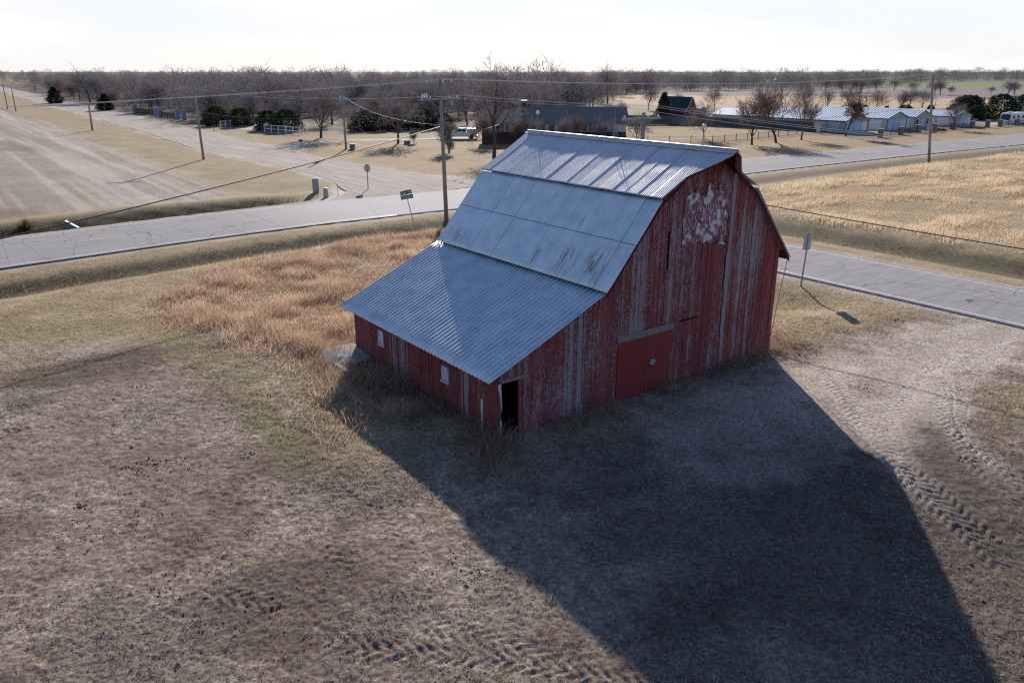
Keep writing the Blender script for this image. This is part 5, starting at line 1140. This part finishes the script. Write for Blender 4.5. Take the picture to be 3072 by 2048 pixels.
for i, (v, u) in enumerate(((232, 128), (262, 118), (205, 140), (288, 112))):
    b = MB(); b.box(-.07, .07, -.07, .07, -.1, 1.7); o = b.build("fence_stake", M['pole'], None); o.location = W(v, u); tag(o, "lone fence post standing in the far dry field", "post", "lone fence posts in the far field")
# tree stump bench and planter in the lawn
st = root("planter", "low planter box beside the bare tree in the lawn", "planter", on(52.6, 99.4), GR); MB().box(-.45, .45, -.3, .3, 0, .62).build("planter_box", M['greywood'], st, bevel=.02); MB().box(-1.4, 1.4, -.7, .7, .0, .10).build("planter_base", M['concrete'], st)

# ================================================================== grasses, weeds and straw (real blades)
def blades(name, label, cat, x, y, h, w, mat, seed, lean=.45, wind=(.25, -.1), flat=False, tone=None):
    g = np.random.default_rng(seed); n = len(x); z = height(x, y); a = g.random(n) * 6.2832
    if flat:
        ez = g.random(n) * .12 - .02; d = np.stack([np.cos(a) * h, np.sin(a) * h, ez * h + .01], -1); s = np.stack([-np.sin(a) * w, np.cos(a) * w, g.normal(0, .3, n) * w], -1); z = z + .012 + g.random(n) * .03
    else:
        lx = g.normal(0, lean, n) + wind[0]; ly = g.normal(0, lean, n) + wind[1]; d = np.stack([lx * h, ly * h, h], -1); s = np.stack([np.cos(a) * w, np.sin(a) * w, 0 * w], -1); z = z - .03
    p = np.stack([x, y, z], -1)
    V = np.stack([p - s, p + s, p + d], 1).reshape(-1, 3); F = np.arange(n * 3).reshape(-1, 3)
    t = np.repeat(g.random(n) if tone is None else tone, 3); C = np.stack([t, t * 0, t * 0], -1)
    o = mesh_np(name, V, F, mat, None, C); return tag(o, label, cat, None, "stuff")
def sample(n, v0, v1, u0, u1, seed, acc):
    g = np.random.default_rng(seed); v = g.uniform(v0, v1, n); u = g.uniform(u0, u1, n); p = acc(v, u); m = g.random(n) < p; v, u = v[m], u[m]
    return O2[0] + u * U2[0] + v * V2[0], O2[1] + u * U2[1] + v * V2[1], v, u, g
def clear(v, u):   # keep blades off roads, drive and barn
    x = O2[0] + u * U2[0] + v * V2[0]; y = O2[1] + u * U2[1] + v * V2[1]; z = zones(x, y)
    return (1 - np.maximum.reduce([z['A'], z['B'], z['G'], z['Ash'] * .8, z['Bsh'] * .7, z['D'] * .97])) * (1 - z['barn'])
def gacc(v, u):
    gg = np.random.default_rng(77); v0, u0_ = v, u; v = v + gg.normal(0, .9, v.shape); u = u + gg.normal(0, .9, u.shape)
    wob = (vn(v * .35, u * .35, 5) - .5) * 3.2 + (vn(v * 1.4, u * 1.4, 7) - .5) * 2.2; c = fbm(v * .55, u * .55, 81, 3); return inpoly(v + wob, u + wob, GOLD) * (.45 + .55 * ss(.38, .60, c)) * (1 - ((v0 > -.05) & (v0 < 14.4) & (u0_ > -.05) & (u0_ < 10.5))) * clear(v0, u0_)
x, y, v, u, g = sample(420000, -8, 24, 1, 36, 1, gacc); c = fbm(v * .55, u * .55, 81, 3); hgt_ = (.26 + .42 * ss(.40, .78, c)) * g.uniform(.35, 1.2, len(x))
blades("tall_grass", "tall golden dry grass in clumps between the barn and the road", "grass", x, y, hgt_, g.uniform(.008, .016, len(x)), M['goldgrass'], 2, lean=.55, wind=(.22, -.12), tone=np.clip(fbm(v * .9, u * .9, 82, 3) * 1.2 - .10 + g.normal(0, .26, len(x)), 0, 1))
def wacc(v, u):
    d = np.maximum(np.maximum(-v, v - 14.3), np.maximum(-u, u - 10.4)); c = fbm(v * .9, u * .9, 83, 3)
    west = (v < 0) * ss(2.9, .4, d) ; front = (u < 0) * ss(1.9, .2, d) * ((v < 5.0) | (v > 6.8)) ; east = (v > 14.3) * ss(3.4, .4, d) * (u > -.5)
    return np.maximum.reduce([west * .9, front * .75, east * .8]) * ss(.30, .56, c) * (1 - ((v > -.05) & (v < 14.4) & (u > -.05) & (u < 10.5)))
x, y, v, u, g = sample(120000, -3.4, 18, -2.4, 13, 3, wacc); hgt_ = g.uniform(.2, .8, len(x)) * (.45 + .9 * ss(.4, .7, fbm(v * .9, u * .9, 83, 3)))
blades("wall_weeds", "dry tangled weeds growing along the foot of the barn walls", "weeds", x, y, hgt_, g.uniform(.006, .012, len(x)), M['wallweed'], 4, lean=.6, wind=(.1, -.25))
def pacc(v, u): return ss(42.5, 46.5, v + 2 * (vn(v * .3, u * .3, 5) - .5)) * (1 - ss(29, 33.5, u)) * ss(.12, .50, fbm(v * .16, u * .3, 62, 4))
x, y, v, u, g = sample(460000, 42, 135, -16, 34, 5, pacc); big = fbm(v * .16, u * .3, 62, 4)
blades("field_grass", "pale dry grass covering the field right of the barn", "grass", x, y, (.17 + .42 * ss(.40, .68, big)) * g.uniform(.5, 1.1, len(x)), g.uniform(.014, .034, len(x)), M['palegrass'], 6, lean=.4, wind=(.2, 0), tone=np.clip(big * 1.5 - .25 + g.normal(0, .2, len(x)), 0, 1))
def dacc(v, u):
    a = np.exp(-((u - roadA_c(v) - 9.2) / 1.15) ** 2) * (1 - ss(11, 19, v)); b_ = np.exp(-((u - roadA_c(v) + 10.2) / 1.7) ** 2) * (1 - ss(20, 27, v)) * .55; c = np.exp(-((v - 40.3) / 2.2) ** 2) * (u < 30) * .6; d = np.exp(-((v - 22.8) / 1.8) ** 2) * ss(2, 5, u) * (u < 26) * .5
    return np.maximum.reduce([a, b_, c, d]) * ss(.3, .55, fbm(v * .5, u * .5, 84, 3)) * clear(v, u)
x, y, v, u, g = sample(200000, -45, 46, -12, 58, 7, dacc); a_ = np.exp(-((u - roadA_c(v) - 9.2) / 1.15) ** 2)
blades("ditch_weeds", "dark weeds and matted grass along the roadside ditches", "weeds", x, y, g.uniform(.08, .26, len(x)) * (1 + 1.3 * a_), g.uniform(.012, .024, len(x)), M['weeds'], 8, lean=.5, tone=np.clip(g.random(len(x)) * (1 - .65 * a_), 0, 1))
def tacc(v, u):
    z_ = ((u > 14) & (v < 27)) | ((v > -6.5) & (v < -1) & (u > -2)) | ((v > 13) & (u < 20)) ; c = fbm(v * .8, u * .8, 85, 3)
    return z_ * ss(.34, .56, c) * clear(v, u) * (1 - .7 * inpoly(v, u, GOLD))
x, y, v, u, g = sample(420000, -34, 30, -16, 38, 9, tacc)
blades("short_grass", "short matted tan grass around the barn lot", "grass", x, y, g.uniform(.04, .15, len(x)), g.uniform(.008, .018, len(x)), M['turf'], 10, lean=.9, wind=(.2, -.2))
def macc(v, u):
    d1 = pdist(v, u, [(-40, 28.5), (-12, 22.6), (-7.6, 21.4), (-4, 20.8)])[0]; d2 = pdist(v, u, [(-5.7, 18.5), (-5.4, 13), (-5.1, 9.5), (-5.6, 5.5), (-5.9, 3)])[0]; d3 = pdist(v, u, [(24, -12.5), (21, -14)])[0]
    return np.maximum.reduce([1 - ss(.5, 1.9, d1), 1 - ss(.2, 1.1, d2), .5 * (1 - ss(.4, 1.2, d3))]) * ss(.46, .62, fbm(v * 1.2, u * 1.2, 86, 3))
x, y, v, u, g = sample(90000, -40, 26, -16, 29, 11, macc)
blades("green_moss_grass", "low yellow green turf in strips beside the dirt lot", "grass", x, y, g.uniform(.03, .09, len(x)), g.uniform(.007, .014, len(x)), M['moss'], 12, lean=.8)
def sacc(v, u):
    x_ = O2[0] + u * U2[0] + v * V2[0]; y_ = O2[1] + u * U2[1] + v * V2[1]; r = np.hypot(x_, y_)
    dn = ss(.40, .64, fbm(v * .33, u * .33, 55, 4)) * .9 + .10; return dn * (r > 9) * (r < 44) * (1 - ss(15, 19, u)) * clear(v, u) * (.25 + .75 * ss(.35, .6, fbm(v * 1.6, u * 1.6, 87, 3))) * (1 - .8 * inpoly(v, u, GOLD))
x, y, v, u, g = sample(620000, -22, 30, -22, 20, 13, sacc); L_ = g.uniform(.05, .20, len(x)) * (1 + (g.random(len(x)) < .03) * 1.5)
blades("straw_litter", "broken straw and cut stalks scattered over the bare dirt", "straw", x, y, L_, g.uniform(.005, .012, len(x)), M['strawbits'], 14, flat=True)
def cacc(v, u):
    x_ = O2[0] + u * U2[0] + v * V2[0]; y_ = O2[1] + u * U2[1] + v * V2[1]; r = np.hypot(x_, y_); return (r > 9) * (r < 36) * (1 - ss(14, 18, u)) * clear(v, u) * ss(.5, .7, fbm(v * .5, u * .5, 88, 3))
x, y, v, u, g = sample(34000, -20, 28, -20, 18, 15, cacc); s_ = g.uniform(.010, .030, len(x)) * (1 + 1.8 * (g.random(len(x)) < .012)); z_ = height(x, y)
oc = np.array([(1, 0, 0), (0, 1, 0), (-1, 0, 0), (0, -1, 0), (0, 0, .8), (0, 0, -.6)]); V = (oc[None] * s_[:, None, None] * g.uniform(.6, 1.2, (len(x), 6, 1))) + np.stack([x, y, z_ + s_ * .2], -1)[:, None]
i = np.arange(len(x))[:, None, None] * 6; F = (i + np.array([(0, 1, 4), (1, 2, 4), (2, 3, 4), (3, 0, 4), (1, 0, 5), (2, 1, 5), (3, 2, 5), (0, 3, 5)])[None]).reshape(-1, 3)
o = mesh_np("soil_clods", V.reshape(-1, 3), F, plain("clod_soil", (.105, .080, .068), .95, 0, .3, 8, .1), None, None); tag(o, "small clods of dry soil scattered over the dirt lot", "soil", None, "stuff")
def cluster(seed, n, k, spread, acc, v0, v1, u0, u1):
    g = np.random.default_rng(seed); cv = g.uniform(v0, v1, n * 8); cu = g.uniform(u0, u1, n * 8); m = g.random(n * 8) < acc(cv, cu); cv, cu = cv[m][:n], cu[m][:n]
    v = np.repeat(cv, k) + g.normal(0, 1, len(cv) * k) * np.repeat(g.uniform(.3, 1.0, len(cv)), k) * spread; u = np.repeat(cu, k) + g.normal(0, 1, len(cu) * k) * spread * .8
    return O2[0] + u * U2[0] + v * V2[0], O2[1] + u * U2[1] + v * V2[1], v, u, g
def lotacc(v, u):
    x_ = O2[0] + u * U2[0] + v * V2[0]; y_ = O2[1] + u * U2[1] + v * V2[1]; r_ = np.hypot(x_, y_); return (r_ > 10) * (r_ < 42) * (u < 19) * clear(v, u) * (1 - inpoly(v, u, GOLD))
x, y, v, u, g = cluster(31, 420, 26, .16, lotacc, -20, 28, -20, 19)
blades("lot_tufts", "small dry grass tufts scattered over the dirt lot", "grass", x, y, g.uniform(.05, .22, len(x)), g.uniform(.005, .010, len(x)), M['turf'], 32, lean=.8, wind=(.15, -.1))
x, y, v, u, g = cluster(33, 70, 16, .28, lotacc, -18, 26, -20, 14); s_ = g.uniform(.012, .042, len(x)); z_ = height(x, y)
V = (oc[None] * s_[:, None, None] * g.uniform(.5, 1.3, (len(x), 6, 1))) + np.stack([x, y, z_ + s_ * .2], -1)[:, None]; i = np.arange(len(x))[:, None, None] * 6
F = (i + np.array([(0, 1, 4), (1, 2, 4), (2, 3, 4), (3, 0, 4), (1, 0, 5), (2, 1, 5), (3, 2, 5), (0, 3, 5)])[None]).reshape(-1, 3)
o = mesh_np("dark_clods", V.reshape(-1, 3), F, plain("dark_clod_soil", (.085, .065, .055), .95, 0, .3, 8, .1), None, None); tag(o, "dark lumps of moist soil lying in groups on the dirt lot", "soil", None, "stuff")
wb = root("weed_bush", "brown weed bush on the ditch bank left of the toppled cabinet", "bush", on(-7.6, 52.6), 0)
V = []; F = []; C = []
for i in range(700):
    a = random.uniform(0, 6.28); el = random.uniform(.2, 1.5); d = Vector((math.cos(a) * math.cos(el), math.sin(a) * math.cos(el), math.sin(el))); q = d * random.uniform(0, .5); L = random.uniform(.25, .7); s = d.cross(Vector((random.gauss(0, 1), random.gauss(0, 1), .3))).normalized() * .014
    b = len(V); V += [q - s, q + s, q + d * L + s * .4, q + d * L - s * .4]; F.append((b, b + 1, b + 2, b + 3)); C.append((random.random() * .6, 0, 0)); C += [C[-1]] * 3
mesh_np("foliage", np.array([tuple(p) for p in V]), np.array(F), M['weeds'], wb, np.array(C))
